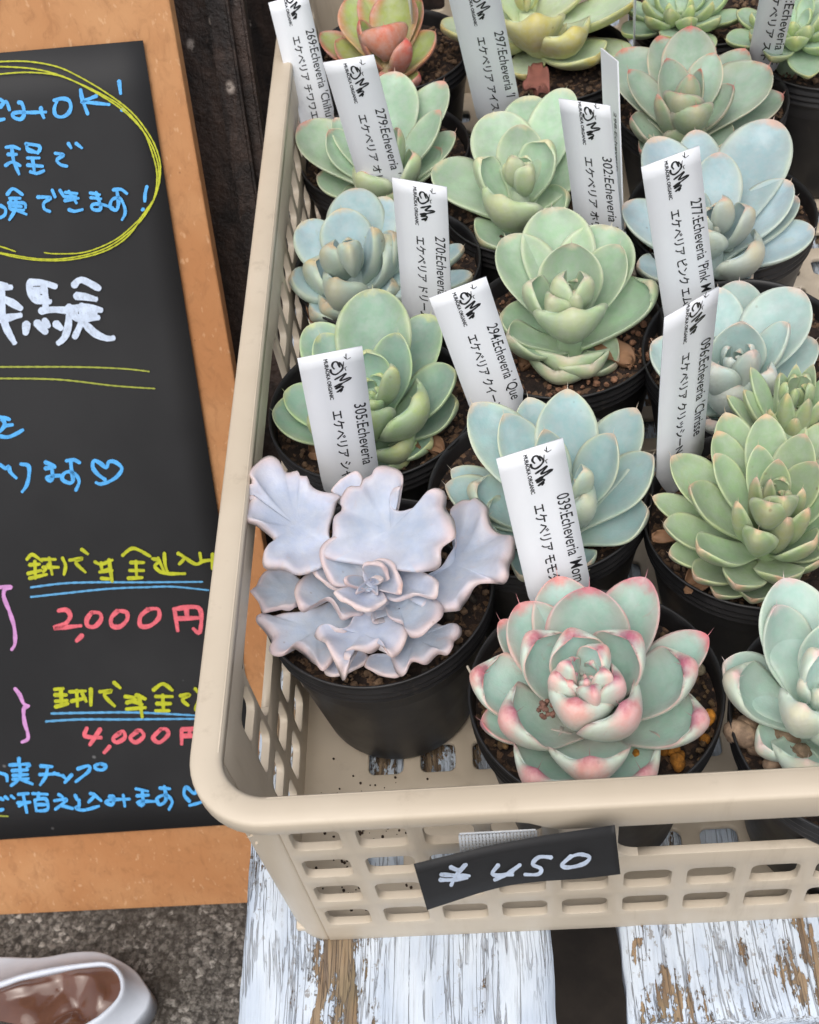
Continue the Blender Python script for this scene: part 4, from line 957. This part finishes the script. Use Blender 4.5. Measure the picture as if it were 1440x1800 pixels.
L4 = [(1396,1022,4,60,0),(1322,1053,3,66,.1),(1258,1044,3,66,.1),(1176,973,8,60,.1),(1147,873,12,54,0),(1440,984,8,70,.1),(1222,1013,9,68,.15),(1167,920,14,70,.1),(1293,1027,14,74,.1),(1382,1016,14,80,.1),(1180,802,20,82,.0),(1260,757,22,60,.0),(1275,725,22,72,.0),(1390,712,24,72,0),(1460,740,22,70,0),(1490,800,22,70,0),(1490,880,16,70,0),(1475,950,12,74,.1),
    (1229,962,20,80,.15),(1431,949,20,80,.1),(1347,727,28,68,0),(1415,762,30,70,0),(1435,812,28,66,0),(1213,853,24,72,.1),(1257,797,28,52,0),(1333,782,32,50,0),(1369,807,34,50,0),(1466,850,26,60,0),(1333,931,27,62,.4),(1384,909,30,54,.3),(1298,882,33,46,.3),(1420,893,33,44,.2),(1411,858,34,42,.2),(1331,838,36,36,.2),(1355,842,36,30,.3),(1353,882,37,40,.5),(1378,872,37,34,.5)]
rosette('P4', m4, (1362, 872), 26, L4, bud=(8, 7), pt=.5, cup=.2, th=.0040, mucro=.0020, wbase=.40, smax=.68)
m14 = leaf_mat('green_offset_leaf', (162, 188, 150), (186, 202, 150), (214, 190, 140), (156, 180, 126), (196, 180, 130), speck=.3)
rosette('P4', m14, (1402, 684), 30, [(1278,695,22,34,0),(1308,685,26,38,0),(1320,645,30,34,0),(1355,720,26,44,.2),(1372,655,34,44,0),(1400,640,34,32,0),(1430,640,34,34,0),(1460,660,30,40,0),(1440,705,30,44,.1),(1400,735,26,48,.2),(1470,700,28,44,0),(1422,700,34,36,.3),(1385,690,36,34,.3)], bud=(7, 6), pt=.75, cup=.2, th=.0034, mucro=.0016)
m6 = leaf_mat('sage_green_leaf', (134, 166, 146), (182, 202, 142), (198, 198, 142), (160, 188, 136), (192, 192, 112), blush_amt=.4, speck=.3)
rosette('P6', m6, (652, 690), 20, [(710,808,-3,92,.1),(600,800,-2,84,.1),(757,775,0,84,.2),(757,552,16,92,.0),(545,570,18,92,.0),(500,688,12,80,.2),(479,722,10,104,.15),(802,702,8,92,.3),(700,778,6,92,.35),(800,650,18,98,.1),
    (655,507,30,122,.0),(562,587,24,80,.1),(700,585,31,78,.2),(725,700,22,122,.6),(560,730,18,80,.5),(645,620,31,74,.35),(610,640,28,60,.4),(685,645,34,44,.4),(640,720,24,90,.7),(620,690,26,54,.7)], bud=(8, 10), pt=.18, cup=.2, th=.0046, mucro=.0018)
m7 = leaf_mat('pale_green_leaf', (150, 180, 148), (196, 208, 166), (208, 194, 168), (172, 196, 150), (200, 192, 150), blush_amt=.45, speck=.45)
rosette('P7', m7, (1000, 520), 22, [(1085,635,-3,92,.1),(1040,640,4,90,.3),(975,652,1,120,.3),(1000,628,5,110,.34),(880,552,10,96,.1),(895,588,12,88,.3),(970,364,26,116,.0),(888,415,24,100,.0),(1075,397,22,124,.0),(1138,502,14,92,.35),(1090,430,25,84,.15),
    (1005,427,31,104,.05),(935,497,28,72,.4),(1027,487,31,60,.4),(990,487,31,66,.35),(1005,545,24,120,.75),(975,520,27,56,.7),(1010,512,28,40,.7)], bud=(7, 9), pt=.2, cup=.24, th=.0048, mucro=.0018)
m13 = leaf_mat('pale_aqua_leaf', (160, 188, 182), (190, 202, 184), (214, 186, 168), (186, 204, 196), (208, 188, 168), blush_amt=.3, speck=.35)
rosette('P13', m13, (1296, 628), 20, [(1250,738,0,90,.2),(1300,493,18,92,0),(1262,505,22,72,0),(1147,600,12,96,.1),(1435,598,12,92,0),(1180,680,8,90,.3),(1407,508,26,112,0),(1340,730,4,90,.2),(1385,567,28,62,.1),(1305,566,31,90,.1),(1240,600,24,96,.3),(1290,676,16,118,.65),(1322,615,30,56,.3),(1262,640,26,66,.6),(1350,650,22,70,.4)], bud=(7, 8), pt=.25, cup=.2, th=.0056, mucro=.0016)
m8 = leaf_mat('jelly_blue_leaf', (152, 180, 184), (182, 194, 166), (196, 172, 130), (168, 188, 172), (196, 168, 108), blush_amt=.35, speck=.5)
rosette('P8', m8, (615, 445), 18, [(548,545,1,58,.2),(690,495,4,56,.2),(572,530,5,66,.3),(512,482,9,72,.25),(815,432,10,52,.1),(830,482,6,48,.1),(625,330,22,96,.0),(680,345,20,72,.0),(770,380,14,60,.0),(530,390,20,84,.1),(555,460,14,78,.4),(595,490,14,84,.55),(668,425,18,84,.6),(690,408,20,66,.3),(600,366,26,86,.15),(655,400,27,46,.3),(585,430,24,50,.5),(612,425,29,38,.5)], bud=(7, 7), pt=.1, cup=.08, th=.0088, mucro=.0014)
m10 = leaf_mat('light_green_leaf', (156, 184, 154), (196, 208, 166), (208, 198, 160), (176, 196, 146), (204, 194, 150), blush_amt=.4, speck=.3)
rosette('P10', m10, (912, 298), 22, [(842,418,-2,90,.15),(995,335,7,76,.3),(930,168,18,92,0),(765,290,11,100,.1),(868,197,22,102,.0),(996,155,24,78,.0),(1020,260,14,80,.2),(885,345,17,116,.6),(848,280,23,60,.5),(915,218,29,78,.1),(958,250,26,74,.4),(905,275,29,40,.5),(925,290,27,40,.6)], bud=(8, 8), pt=.12, cup=.16, th=.0056, mucro=.0010)
m11 = leaf_mat('powder_blue_leaf', (158, 184, 190), (190, 200, 176), (214, 178, 152), (182, 196, 182), (206, 188, 138), blush_amt=.5, speck=.35)
rosette('P11', m11, (1258, 385), 20, [(1120,465,1,66,.2),(1320,490,-1,60,.1),(1222,228,16,76,0),(1097,357,12,90,.1),(1432,402,8,84,.1),(1402,345,12,76,0),(1200,480,6,80,.3),(1150,240,22,96,0),(1360,210,28,116,.0),(1390,318,20,92,.05),(1265,267,30,80,.05),(1317,432,13,112,.6),(1310,365,25,62,.5),(1270,348,30,46,.4),(1215,340,26,60,.4),(1240,400,20,70,.6)], bud=(7, 8), pt=.25, cup=.16, th=.0058, mucro=.0016)
m9 = leaf_mat('green_pink_tip_leaf', (152, 182, 152), (198, 206, 168), (216, 152, 136), (168, 192, 142), (200, 188, 140), blush_amt=.35, speck=.3)
rosette('P9', m9, (665, 262), 20, [(600,348,0,70,.2),(557,308,4,72,.2),(776,260,8,60,.2),(800,232,12,60,.1),(694,125,26,92,0),(780,142,22,76,0),(640,135,20,60,0),(588,207,20,54,0),(527,218,18,96,.1),(690,330,6,80,.3),(774,193,24,60,.15),(578,228,20,70,.3),(640,300,14,90,.6),(700,225,28,60,.3),(650,230,28,50,.4),(725,270,18,60,.4)], bud=(7, 8), pt=.4, cup=.18, th=.0044, mucro=.0022)
m12 = leaf_mat('sage_red_edge_leaf', (146, 172, 150), (196, 176, 148), (202, 96, 80), (156, 178, 138), (200, 170, 138), blush_amt=.4, edge_w=.86, speck=.4)
rosette('P12', m12, (1208, 172), 20, [(1125,262,2,80,.1),(1290,240,6,96,.1),(1377,165,8,84,.1),(1310,85,15,72,0),(1352,115,18,110,0),(1095,85,16,104,0),(1160,62,22,66,0),(1215,45,28,86,0),(1110,205,12,74,.3),(1160,250,8,80,.3),(1220,213,12,90,.4),(1257,92,28,62,0),(1172,102,30,58,0),(1105,122,22,56,.1),(1290,150,22,70,.1),(1232,120,30,38,.1),(1213,130,32,46,.2),(1157,165,26,48,.3),(1197,163,28,70,.6),(1224,184,24,72,.6)], bud=(7, 7), pt=.6, cup=.2, th=.0038, mucro=.0022)
m16 = leaf_mat('yellow_green_leaf', (182, 202, 166), (206, 204, 130), (206, 184, 100), (200, 200, 132), (200, 180, 80), blush_amt=.5, speck=.5)
rosette('P16', m16, (925, -12), 20, [(925,132,1,62,.1),(1110,92,3,72,.1),(1050,97,8,96,.3),(775,45,14,72,.1),(962,55,14,84,.4),(1115,0,20,110,.1),(1005,50,20,100,.4),(860,60,12,80,.3),(800,-40,20,90,0),(1040,-60,24,96,0),(940,28,26,92,.6),(900,-60,28,80,.1)], bud=(6, 9), pt=.12, cup=.14, th=.0068, mucro=.0012)
mE = leaf_mat('red_lime_leaf', (156, 172, 92), (212, 122, 104), (204, 88, 80), (204, 124, 102), (200, 92, 80), blush_amt=.8, edge_w=.45, speck=.3)
rosette('E', mE, (678, 78), 16, [(737,130,1,46,.1),(700,150,0,50,.1),(563,57,10,56,.1),(685,120,5,54,.2),(590,70,12,60,.1),(765,55,14,64,.1),(615,-8,24,84,0),(700,-20,26,80,0),(738,-5,22,46,0),(632,34,28,44,.2),(675,44,27,82,.4),(710,70,20,50,.4),(650,-30,26,60,0)], bud=(6, 6), pt=.7, cup=.2, th=.0050, mucro=.0016)
m17 = leaf_mat('dense_sage_leaf', (148, 178, 150), (180, 196, 130), (196, 190, 120), (164, 186, 120), (190, 190, 110), speck=.4)
def spiral(key, mat, c, h0, n, r0, w0, seedv, **kw):
    root = PLANTS[key]; C = at(c[0], c[1], ZR_+h0*MM); rr = random.Random(seedv)
    for k in range(n):
        f = k/(n-1); a = k*2.39996+seedv; r = r0*(1-f)**.75+.0015; 
        T = C + Vector((math.cos(a)*r, math.sin(a)*r, -.010*(1-f)**1.5 + .006*f*(1-f)*4 + rr.uniform(-.001, .001)))
        B = Vector((C.x, C.y, C.z-.012+.006*f)) + Vector((math.cos(a), math.sin(a), 0))*.0015
        add_leaf(root, mat, B, T, w0*(1-.62*f), curl=.15+.5*f, seed=k+seedv, **kw)
    bm = bmesh.new(); loc = C-root.location
    bmesh.ops.create_cone(bm, cap_ends=True, segments=12, radius1=.007, radius2=.005, depth=max(.005, loc.z-.008-PH+.012), matrix=Matrix.Translation((loc.x, loc.y, (loc.z-.008+PH-.012)/2)))
    new_obj('stem', bm_mesh('stem', bm, True), mat, root)
spiral('P17', m17, (1196, 0), 14, 26, .030, .015, 5, pt=.5, cup=.2, th=.004, mucro=.0016)
spiral('P18', m17, (1402, 26), 18, 30, .031, .015, 11, pt=.5, cup=.2, th=.004, mucro=.0016)
# curled dry leaf between the top pots
t_ = [at(930, 160, .078), at(945, 138, .084), at(958, 165, .080)]
add_leaf(PLANTS['P16'], simple('dry_leaf', (150, 96, 84), .6, .15, .0004, 90), at(945, 110, .076), at(944, 164, .080), .012, curl=.1, seed=3, ruffle=.0018, lob=.08, pt=.2, th=.0012, cup=.2)
# a seed cone crumb resting on a pink edged leaf
bm = bmesh.new(); P = at(962, 1247, ZR_+.016); rr = random.Random(3)
for q in range(26):
    a = rr.uniform(0, 6.28); b = rr.uniform(-.7, 1.2); d = Vector((math.cos(a)*math.cos(b), math.sin(a)*math.cos(b), math.sin(b)))
    bmesh.ops.create_icosphere(bm, subdivisions=1, radius=.0008, matrix=Matrix.Translation(d*.0023))
o = new_obj('dry_seed_head', bm_mesh('dry_seed_head', bm), simple('brown_seed', (128, 92, 78), .8, .2, .0003, 300)); o.location = P
tag(o, 'tiny round brown seed head caught on a leaf of the pink edged succulent', 'seed head')

bm = bmesh.new(); rr = random.Random(21)
for q in range(420):
    if q < 200: x, y = rr.gauss(-.060, .012), rr.gauss(.182, .014)
    else: x, y = rr.uniform(TX0+.01, TX1-.01), rr.uniform(TY0+.012, TY1-.012)
    if not (TX0+.009 < x < TX1-.009 and TY0+.010 < y < TY1-.01): continue
    sz = rr.uniform(.00015, .0006)*(1.5 if rr.random() < .06 else 1)
    if any(abs(x-a) < .0072 for a in hx) and any(abs(y-b) < .0068 for b in hy): continue
    bmesh.ops.create_icosphere(bm, subdivisions=1, radius=sz, matrix=Matrix.Translation((x, y, .0053+sz*.5)))
o = new_obj('soil_crumbs', bm_mesh('soil_crumbs', bm), simple('crumb', (70, 54, 42), .9, .3)); tag(o, kind='stuff')
M_dry = simple('dry_leaf_brown', (156, 118, 88), .7, .2, .0004, 90)
for key, c, h0, tips in (('P4', (1362, 885), 10, [(1205, 1035, -2, 44), (1345, 1075, -3, 50), (1150, 940, 2, 40)]), ('P8', (615, 450), 8, [(545, 560, -3, 40), (640, 545, -3, 38)]), ('P5', (992, 870), 6, [(940, 1020, -4, 52)]),
                         ('P6', (652, 695), 6, [(545, 800, -4, 50), (780, 795, -3, 44)]), ('P7', (1000, 530), 6, [(1110, 640, -4, 56), (915, 640, -4, 50)]), ('P9', (665, 265), 6, [(585, 355, -4, 44)]), ('P13', (1296, 640), 6, [(1180, 720, -3, 44)])):
    for i, (px, py, h, wpx) in enumerate(tips):
        T = at(px, py, ZR_+h*MM); C = at(c[0], c[1], ZR_+h0*MM); B = Vector((C.x, C.y, ZR_-.004)).lerp(T, .35)
        add_leaf(PLANTS[key], M_dry, B, T, wpx*depth(T)/F_PX, curl=.1, seed=i+70, ruffle=.0012, lob=.05, pt=.3, th=.0012, cup=.25).name = 'dry_leaf'
# pale dry twig lying between the two front pots
pts = smooth_poly([at(822, 1172, .074), at(829, 1186, .076), at(838, 1203, .077), at(852, 1220, .078)], .0008)
vs = []; fs = []
for i, p in enumerate(pts):
    for k in range(5): a = 2*math.pi*k/5; vs.append(p + Vector((math.cos(a)*.00045, math.sin(a)*.0002, math.sin(a)*.00045))*(1-.6*i/len(pts)))
for i in range(len(pts)-1):
    for k in range(5): fs.append((i*5+k, i*5+(k+1) % 5, (i+1)*5+(k+1) % 5, (i+1)*5+k))
me = mesh('dry_root', vs, fs); rel(me, pts[0]); o = new_obj('dry_root', me, simple('pale_root', (206, 196, 176), .7, .1), None); o.location = pts[0]
tag(o, 'thin pale dry root sticking out beside the pink edged succulent', 'root')
# ------------------------------------------------------------------ plant tags
def text_mesh(body, size, bold=.0):
    c = bpy.data.curves.new('txt', 'FONT'); c.body = body; c.size = size; c.offset = bold; c.resolution_u = 3
    o = bpy.data.objects.new('txt', c); col.objects.link(o)
    dg = bpy.context.evaluated_depsgraph_get(); dg.update()
    me = bpy.data.meshes.new_from_object(o.evaluated_get(dg)); bpy.data.objects.remove(o, do_unlink=True); me.materials.clear()
    return me
LOGO = [[(.615,.245),(.585,.18),(.53,.175),(.50,.215),(.525,.255)],[(.465,.255),(.475,.30),(.53,.325),(.61,.30),(.66,.255),(.62,.19)],[(.51,.385),(.60,.36),(.69,.34),(.59,.41),(.74,.395),(.75,.41),(.58,.455)],
        [(.49,.475),(.57,.45),(.60,.455),(.50,.50),(.60,.485),(.61,.505),(.51,.545),(.60,.525),(.57,.55)],[(.66,.265),(.685,.19)],[(.70,.30),(.69,.265),(.72,.255)],[(.74,.10),(.735,.165),(.80,.155)],[(.735,.165),(.70,.13)]]
W_TAG = .0195
def plant_tag(TLp, TRp, BLp, span, line1, line2, label, zs=.062, logo=True, off=0.0, zfix=None):
    """TLp/TRp: top corners, BLp: a point further down the left edge, all in the photo"""
    TLv, BLv = Vector(TLp), Vector(BLp)
    best = None
    for k in range(400):
        zt = .085 + .0004*k
        TLw = at(TLp[0], TLp[1], zt)
        # foot of the left edge: on the same picture line, at soil height
        lo, hi = .3, 6.0
        # extrapolate along the picture line until a point whose depth gives a tag 95 mm long
        d = (BLv-TLv).normalized(); pl = TLv + d*((BLv-TLv).length*1.25); Bw = at(pl.x, pl.y, zs)
        D = (Bw-TLw).normalized(); r_ = ray(*TRp); t = ((TLw-CAM).dot(D))/r_.dot(D); TRw = CAM + r_*t
        e = abs((TRw-TLw).length - W_TAG)
        if zfix: e = abs(zt-zfix)
        if best is None or e < best[0]: best = (e, TLw, TRw, D, Bw)
    e, TLw, TRw, D, Bw = best
    X = (TRw-TLw).normalized(); N = D.cross(X).normalized()
    length = (Bw-TLw).length + .004
    ys = [((CAM + ray(*q)*((TLw-CAM).dot(N)/ray(*q).dot(N))) - TLw).dot(D) for q in span]; y0_, y1_ = ys; sc_ = (y1_-y0_)/.026
    print('TAG', line1, round(y0_*1000, 1), round(sc_, 2), 'err', round(e*1000, 1), 'zt', round(TLw.z, 3), 'len', round(length, 3), 'base', [round(c, 3) for c in Bw])
    M_ = Matrix(((X.x, D.x, N.x, TLw.x), (X.y, D.y, N.y, TLw.y), (X.z, D.z, N.z, TLw.z), (0, 0, 0, 1)))
    # local: x across, y down the tag, z out of the face
    root = tag(empty('plant_tag', TLw), label, 'plant tag', 'white name tags standing in the pots')
    root.matrix_world = M_
    w = (TRw-TLw).length; bend = .0006; th = .0006; vs = []; fs = []; n = 14
    def zf(y): return -bend*math.sin(math.pi*y/length)
    for lay in (0, -th):
        for j in range(n+1):
            y = length*j/n; tp = 1 if y < length-.018 else 1-(y-(length-.018))/.018*.85
            for i in range(4): vs.append((w/2 + (i/3-.5)*w*tp, y, zf(y)+lay))
    for j in range(n):
        for i in range(3): a = j*4+i; b = a+(n+1)*4; fs += [(a, a+1, a+5, a+4), (b, b+4, b+5, b+1)]
        a = j*4; b = a+(n+1)*4; fs += [(a, a+4, b+4, b), (a+3, b+3, b+7, a+7)]
    q = (n+1)*4; fs += [(0, q, q+1, 1), (1, q+1, q+2, 2), (2, q+2, q+3, 3)]; a = n*4; fs += [(a, a+1, q+a+1, q+a), (a+1, a+2, q+a+2, q+a+1), (a+2, a+3, q+a+3, q+a+2)]
    me = mesh('blade', vs, fs); bm = bmesh.new(); bm.from_mesh(me); bmesh.ops.recalc_face_normals(bm, faces=bm.faces); bm.to_mesh(me); bm.free()
    new_obj('blade', me, M_tag, root)
    def put(body, size, x, y, bold, nm='printed_text', squeeze=1.0):
        me = text_mesh(body, size, bold)
        co = np.empty(len(me.vertices)*3, np.float32); me.vertices.foreach_get('co', co); co = co.reshape(-1, 3).copy()
        tx, ty = co[:, 0]*squeeze, co[:, 1]
        out = np.zeros_like(co); out[:, 1] = y + tx; out[:, 0] = x + ty; out[:, 2] = [zf(v)+.00012 for v in out[:, 1]]
        me.vertices.foreach_set('co', out.ravel()); me.update(); 
        return new_obj(nm, me, M_print, root)
    ref = text_mesh('305:Echeveria', .0054, 0); rl = max(v.co.x for v in ref.vertices)
    if line1: put(line1, .0054, w*.745, y0_, .00002, squeeze=(y1_-y0_)/rl)
    if line2: put(line2, .0041, w*.38, y0_+.0012*sc_, .00006, squeeze=.99*sc_)
    if logo:
        put('MURAOKA ORGANIC', .00165, w*.385, y0_-19.0*MM*sc_, .00005, squeeze=.98*sc_)
        vs = []; fs = []
        for i, s in enumerate(LOGO):
            ribbon(vs, fs, [(x*195, y0_*10000+(-196+(y-.1)*309)*sc_) for x, y in s], (6.5 if i < 4 else 2.6), lambda a, b, dn: Vector((a*.0001*w/.0195, b*.0001, .00014+dn*.3 + zf(b*.0001))), i, i*.000012)
        new_obj('printed_logo', mesh('printed_logo', vs, fs, False), M_print, root)
    return root
plant_tag((523,632),(637,610),(566,850), ((629,710),(647,817)), '305:Echeveria', 'エケベリア シャヒ', 'white name tag 305 behind the lavender ruffled succulent')
plant_tag((873,808),(990,771),(932,1060), ((974,873),(996,981)), "039:Echeveria 'Mom", 'エケベリア モモタロウ', 'white name tag 039 behind the round pink edged succulent')
plant_tag((755,525),(855,487),(830,728), ((840,580),(871,674)), "294:Echeveria 'Que", 'エケベリア クイーン', 'white name tag 294 leaning in the middle of the tray')
plant_tag((689,313),(785,330),(706,540), ((766,416),(771,520)), '270:Echeveria', 'エケベリア ドリーム', 'white name tag 270 beside the blue jelly bean succulent')
plant_tag((568,111),(657,97),(632,325), ((662,192),(690,300)), "279:Echeveria '", 'エケベリア オレンジ', 'white name tag 279 across the green succulent by the left wall')
plant_tag((472,5),(540,-14),(525,218), ((526,56),(547,160)), "269:Echeveria 'Chihu", 'エケベリア チワワエ', 'white name tag 269 slanting over the left tray rim, uppermost left', zfix=.128)
plant_tag((784,-22),(874,-36),(835,195), ((871,56),(891,160)), "297:Echeveria 'I", 'エケベリア アイス', 'white name tag 297 at the top centre, over the yellow green succulent')
plant_tag((982,174),(1072,187),(1010,395), ((1039,272),(1051,387)), "302:Echeveria '", 'エケベリア ホワイ', 'white name tag 302 between the light green and powder blue succulents')
plant_tag((1128,295),(1230,257),(1168,552), ((1197,360),(1209,466)), "277:Echeveria 'Pink M'", 'エケベリア ピンク エム', 'white name tag 277 in front of the powder blue succulent')
plant_tag((1170,560),(1265,505),(1157,825), ((1217,611),(1210,717)), "096:Echeveria 'Chrisse", 'エケベリア クリッシーNライ', 'white name tag 096 left of the bright green rosette')
plant_tag((1352,-90),(1420,-90),(1317,95), ((1362,-34),(1347,89)), "276:Echeveria 'St", 'エケベリア ストリク', 'white name tag 276 at the top right, over the dense sage rosettes', zfix=.150)
def edge_tag(p_top, p_bot, zt, zb, turn, label, wid=.0195, name1=None):
    T = at(*p_top, zt); B = at(*p_bot, zb); D = (B-T).normalized()
    view = (T-CAM).normalized(); X = D.cross(view).normalized(); X = (Matrix.Rotation(R(turn), 3, D) @ X)
    N = D.cross(X).normalized(); L = (B-T).length+.02
    root = tag(empty('plant_tag', T), label, 'plant tag', 'white name tags standing in the pots')
    root.matrix_world = Matrix(((X.x, D.x, N.x, T.x), (X.y, D.y, N.y, T.y), (X.z, D.z, N.z, T.z), (0, 0, 0, 1)))
    bm = bmesh.new(); box(bm, (-wid, 0, -.0006), (0, L, 0)); new_obj('blade', bm_mesh('blade', bm), M_tag, root)
    if name1:
        me = text_mesh(name1, .0042, .00005); co = np.empty(len(me.vertices)*3, np.float32); me.vertices.foreach_get('co', co); co = co.reshape(-1, 3).copy()
        out = np.zeros_like(co); out[:, 1] = .02+co[:, 0]; out[:, 0] = -wid*.3 + co[:, 1]; out[:, 2] = .0001
        me.vertices.foreach_set('co', out.ravel()); new_obj('printed_text', me, M_print, root)
    return root
edge_tag((1085,108),(1093,345), .135, .085, 72, 'white name tag turned nearly edge on, right behind tag 302', name1='298:Echeveria')
edge_tag((1118,-60),(1114,80), .14, .08, 88, 'white name tag seen edge on beside the plump yellow green succulent')
edge_tag((718,-60),(724,38), .14, .09, 84, 'white name tag seen edge on beside the red and lime succulent')
print('objects', len(bpy.data.objects), 'tris', sum(len(m.polygons) for m in bpy.data.meshes)*2)
